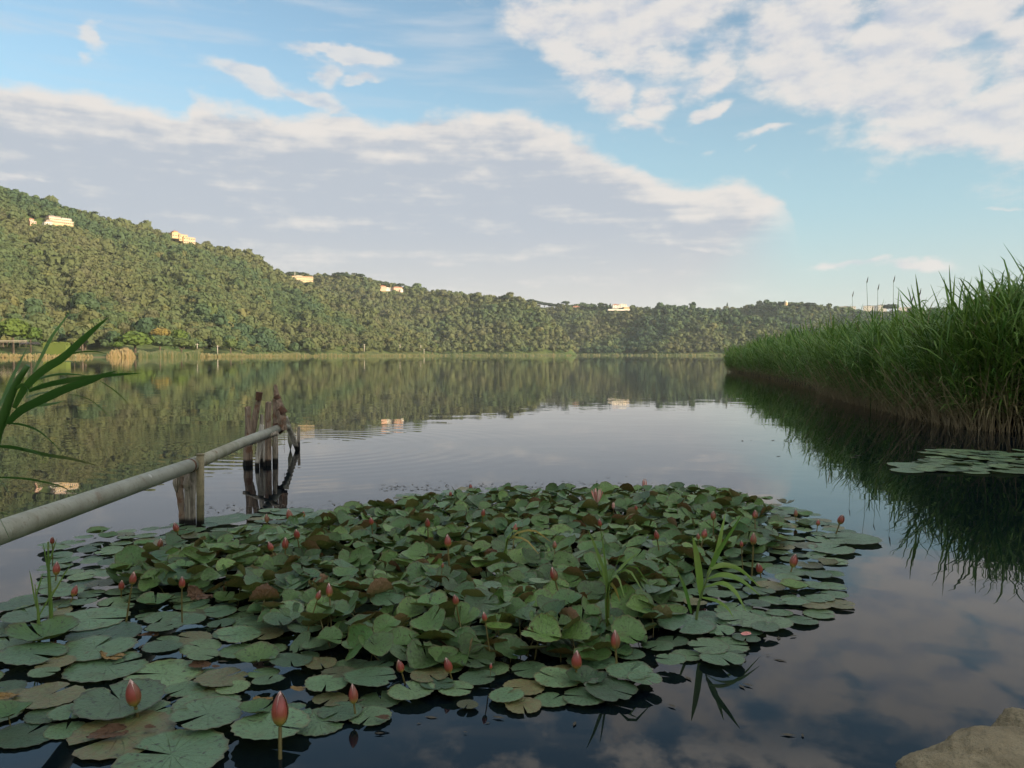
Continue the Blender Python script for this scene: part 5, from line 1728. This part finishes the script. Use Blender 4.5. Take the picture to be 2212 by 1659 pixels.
YR = 3.2
root = obj('young_reed', mesh('young_reed_stem', *tube(spline([dep(u, v, YR) for u, v in ((1499, 1385), (1508, 1310), (1523, 1262), (1535, 1226))], 9), list(np.linspace(.0065, .003, 9)), 6), M_STEM, True, attrs={}), label='young reed with a broad upright blade in the right of the patch', category='reed')
for pts, w, dd in (([(1493, 1325), (1478, 1268), (1461, 1228)], 11, .0), ([(1514, 1290), (1509, 1240), (1502, 1190), (1496, 1158)], 24, -.03), ([(1533, 1232), (1552, 1190), (1578, 1150), (1604, 1108)], 17, .06), ([(1528, 1244), (1546, 1200), (1558, 1150), (1567, 1107)], 14, .12),
                   ([(1526, 1250), (1560, 1240), (1600, 1252), (1643, 1287)], 17, -.05), ([(1536, 1228), (1565, 1220), (1602, 1232), (1645, 1272)], 14, .05), ([(1520, 1268), (1560, 1258), (1590, 1280), (1612, 1322)], 15, -.1), ([(1515, 1290), (1545, 1296), (1570, 1312), (1585, 1335)], 10, -.08)):
    n = len(pts)
    P = spline([dep(u, v, YR + dd * k / (n - 1)) for k, (u, v) in enumerate(pts)], 10)
    w_ = w / FP * YR * .8
    V, F = strip(P, [w_ * k for k in (.5, .8, 1, 1, .95, .85, .7, .5, .28, .04)], Vector((.8, .4, .5)), .25)
    obj('leaf', mesh('young_reed_leaf', V, F, M_REED, True, attrs={'dry': np.zeros(len(V))}), root)
for (pts, wds, lab) in (([(113, 1366), (109, 1300), (105, 1235), (104, 1170)], [.0085, .0075, .006, .003], 'taller pale green shoot at the left edge of the patch'), ([(84, 1372), (83, 1330), (80, 1300), (75, 1262)], [.009, .006, .004, .0015], 'shorter pale shoot left of the taller one')):
    Y = wat(*pts[0]).y
    PP = [dep(u, v, Y) for u, v in pts]
    PP[0].z = -.05
    o = obj('reed_shoot', mesh('shoot_stem', *tube(spline(PP, 8), list(np.interp(np.linspace(0, 1, 8), [0, .3, .6, 1], wds)), 7), M_BLADE, True), label=lab, category='shoot')
    for k, (a, b2, ln) in enumerate(((.45, .10, .13), (.62, -.03, .15), (.78, .04, .10))):
        w0 = PP[0].lerp(PP[-1], a)
        P = [w0, w0 + Vector((b2 * .3, 0, ln * .4)), w0 + Vector((b2 * .6, 0, ln * .8)), w0 + Vector((b2 * .8, 0, ln))]
        obj('leaf', mesh('shoot_leaf', *strip(P, [.004, .006, .005, .001], Vector((1, .2, 0)), .3), M_BLADE, True), o)

# dead leaves and scraps on the pads
for k, (u, v, w, mt, lab) in enumerate(((320, 1372, 42, M_DEAD, 'crumpled brown leaf in the gap right of the thin shoots'), (432, 1436, 46, M_DEAD, 'dark curled dead leaf beside the worn raised pad'), (468, 1440, 20, M_DEAD, 'small dead scrap right of the dark curled leaf'), (565, 1512, 46, M_DEADY, 'yellow dead leaf sunk in the blue gap'),
                                        (645, 1488, 34, M_DEADY, 'yellow brown torn leaf right of the blue gap'), (236, 1583, 74, M_DEAD, 'brown rotten patch lying on the big bottom left pad'), (325, 1571, 24, M_DEAD, 'dark scrap on the right lobe of the big bottom left pad'), (238, 1417, 60, M_DEADY, 'rolled orange leaf rim in the left of the patch'),
                                        (826, 1550, 32, M_DEAD, 'dark scrap on the small front edge pad'), (1612, 1369, 24, M_PETAL, 'pink petal lying on the small right front pad'), (15, 1505, 46, M_DEADY, 'brown sunken leaf at the left edge'), (430, 1288, 60, M_DEAD, 'large rolled red brown leaf left of the centre'), (1236, 1214, 40, M_DEAD, 'rolled copper coloured leaf beside the grass tuft'))):
    p = wat(u, v, .022 if v > 1300 else .12)
    s_ = w / FP * math.hypot(p.x, p.y, CAM_H) / 2
    V, F, UV = RAW['curl' if k % 2 else 'fold'][k % 8]
    V = V.copy()
    rr_ = np.random.default_rng(k)
    V += rr_.normal(0, .05, V.shape)
    obj('dead_leaf' if mt != M_PETAL else 'fallen_petal', mesh('dead_leaf', V * [1, .55, .35 if v > 1300 else .8], F, mt, True), None, p, (0, 0, rnd.uniform(-.4, .4)), s_, label=lab, category='dead leaf' if mt != M_PETAL else 'petal')
# specks and scraps of weed on the water behind the patch and by the reeds
VV, FF_ = [], []
for i in range(620):
    if i < 330:
        u, v = rng.uniform(820, 1420), 1060 - abs(rng.normal(0, 9))
    elif i < 430:
        u, v = rng.uniform(420, 860), 1108 - abs(rng.normal(0, 14))
    elif i < 560:
        u, v = rng.uniform(40, 1750), rng.uniform(1100, 1600)
    else:
        u, v = rng.uniform(1560, 2100), rng.uniform(815, 1000)
    p = wat(u, v, .002)
    s_ = rng.uniform(.003, .013) * (1 if i < 560 else 2.2)
    n = len(VV)
    a = rng.uniform(0, 6.28)
    for k in range(4):
        VV.append((p.x + s_ * math.cos(a + k * 1.57) * (2.0 if k % 2 else .7), p.y + s_ * math.sin(a + k * 1.57) * (2.0 if k % 2 else .7), .002 + .0015 * (i % 3)))
    FF_.append((n, n + 1, n + 2, n + 3))
obj('floating_debris', mesh('floating_debris', VV, [np.array(FF_)], M_DEBRIS), kind='stuff')

# ------------------------------------------------------------------ big reed at the left edge
def L5(cx, cy):
    return cx * .3125, 656.6 + cy * .3125


DR = 1.5
stem = [(-75, 1760), (-60, 1400), (-40, 1120), (-12, 960), (14, 880), (34, 830), (60, 790)]
SP = [dep(u, v, DR) for u, v in stem]
root = obj('giant_reed', mesh('reed_stem_big', *tube(spline(SP, 16), list(np.interp(np.linspace(0, 1, 16), [0, .6, 1], [.011, .009, .005])), 8), M_FRESH, True), label='large reed with long green blades leaning in at the left edge', category='reed')
LEAVES = [  # crop points, width in crop units, depth change along the blade
    ([(235, 470), (290, 360), (360, 225), (430, 130), (492, 38)], 34, .10), ([(95, 720), (170, 580), (300, 455), (430, 375), (560, 255), (660, 165), (755, 88)], 74, -.10), ([(200, 602), (330, 560), (480, 530), (620, 510), (800, 490), (985, 478)], 62, .12),
    ([(50, 830), (140, 740), (280, 670), (440, 595), (600, 540), (700, 500), (805, 462)], 84, -.14), ([(-20, 740), (30, 640), (90, 500), (140, 400), (185, 305)], 40, .15), ([(-10, 900), (30, 800), (55, 700), (75, 640), (112, 558)], 72, .0),
    ([(60, 825), (150, 835), (250, 870), (330, 930), (400, 1000), (445, 1060)], 30, -.12), ([(-30, 985), (80, 995), (200, 1020), (330, 1050), (470, 1070), (600, 1100), (692, 1122)], 54, -.05), ([(130, 1000), (230, 1020), (310, 1070), (360, 1140), (384, 1210)], 26, -.2),
    ([(-30, 1200), (100, 1203), (220, 1216), (330, 1238), (420, 1262), (480, 1295), (500, 1340)], 24, -.05), ([(-20, 1190), (15, 1240), (45, 1290), (78, 1345)], 50, -.25), ([(-20, 1450), (20, 1530), (50, 1590), (78, 1655)], 26, -.25),
    ([(400, 400), (470, 355), (560, 332), (660, 330), (758, 348)], 16, .05), ([(255, 525), (330, 500), (430, 484), (530, 488), (625, 500)], 22, .2), ([(320, 405), (420, 392), (470, 397), (555, 402)], 14, .2), ([(690, 532), (780, 590), (860, 660), (935, 745)], 10, .05), ([(470, 622), (560, 640), (650, 680), (780, 800)], 10, .1),
    ([(180, 650), (260, 622), (350, 605), (420, 600)], 14, .2), ([(460, 1100), (500, 1190), (540, 1250), (600, 1300)], 6, -.1), ([(100, 600), (150, 560), (190, 590), (180, 650)], 30, -.05), ([(180, 690), (260, 700), (360, 690), (450, 668)], 30, .2), ([(0, 1440), (40, 1455), (62, 1462)], 10, -.1)]
for k, (pts, w, dd) in enumerate(LEAVES):
    n = len(pts)
    P = [dep(*L5(x, y), DR + dd * (i / (n - 1))) for i, (x, y) in enumerate(pts)]
    P = spline(P, 14)
    w_ = w * .3125 / FP * DR
    prof = np.interp(np.linspace(0, 1, 14), [0, .15, .4, .7, .9, 1], [.55, .9, 1, .72, .34, .03])
    V, F = strip(P, list(prof * w_ * .74), Vector((rnd.uniform(-.2, .2), rnd.uniform(-.7, -.3), .8)) if abs(P[-1].x - P[0].x) > abs(P[-1].z - P[0].z) else Vector((.9, .3, .2)), .35 if k % 2 else .2)
    dry = np.zeros(len(V))
    if k in (7, 8, 9, 10, 15, 18):
        dry = np.clip(np.linspace(-.6, 1.0, len(V)), 0, 1)
    obj('leaf', mesh('big_reed_leaf', V, F, M_FRESH, True, attrs={'dry': dry}), root)

# ------------------------------------------------------------------ stones at the lower right
def boulder(name, label, c, rad, seed, mat, rot=0.0):
    V, F = ico(6)
    out = []
    for v in V:
        vv = Vector(v)
        n1 = mnoise.noise(vv * 1.1 + Vector((seed, 0, 0)))
        n2 = mnoise.noise(vv * 3.2 + Vector((0, seed, 0)))
        n3 = mnoise.noise(vv * 11 + Vector((0, 0, seed)))
        s = 1 + .16 * n1 + .06 * n2 + .030 * n3 + .012 * mnoise.noise(vv * 30)
        vv = Vector((math.copysign(abs(vv.x) ** .85, vv.x), math.copysign(abs(vv.y) ** .85, vv.y), math.copysign(abs(vv.z) ** .8, vv.z)))
        out.append((vv.x * rad[0] * s, vv.y * rad[1] * s, vv.z * rad[2] * s))
    return obj(name, mesh(name, out, [F], mat, True), None, c, (0, 0, rot), label=label, category='rock')


c = dep(2232, 1768, 1.5)
boulder('shore_stone', 'rough sandy stone in the lower right corner', c, (.215, .22, .125), 3.3, M_ROCK, .2)
c2 = dep(2250, 1668, 1.62)
boulder('shore_stone', 'pale grey stone showing behind the rough sandy one', c2, (.11, .12, .07), 8.1, M_ROCKP, .5)
c3 = dep(2285, 1655, 1.68)
boulder('shore_stone', 'small sandy stone at the right edge behind the pale one', c3, (.13, .13, .10), 5.7, M_ROCK, .9)
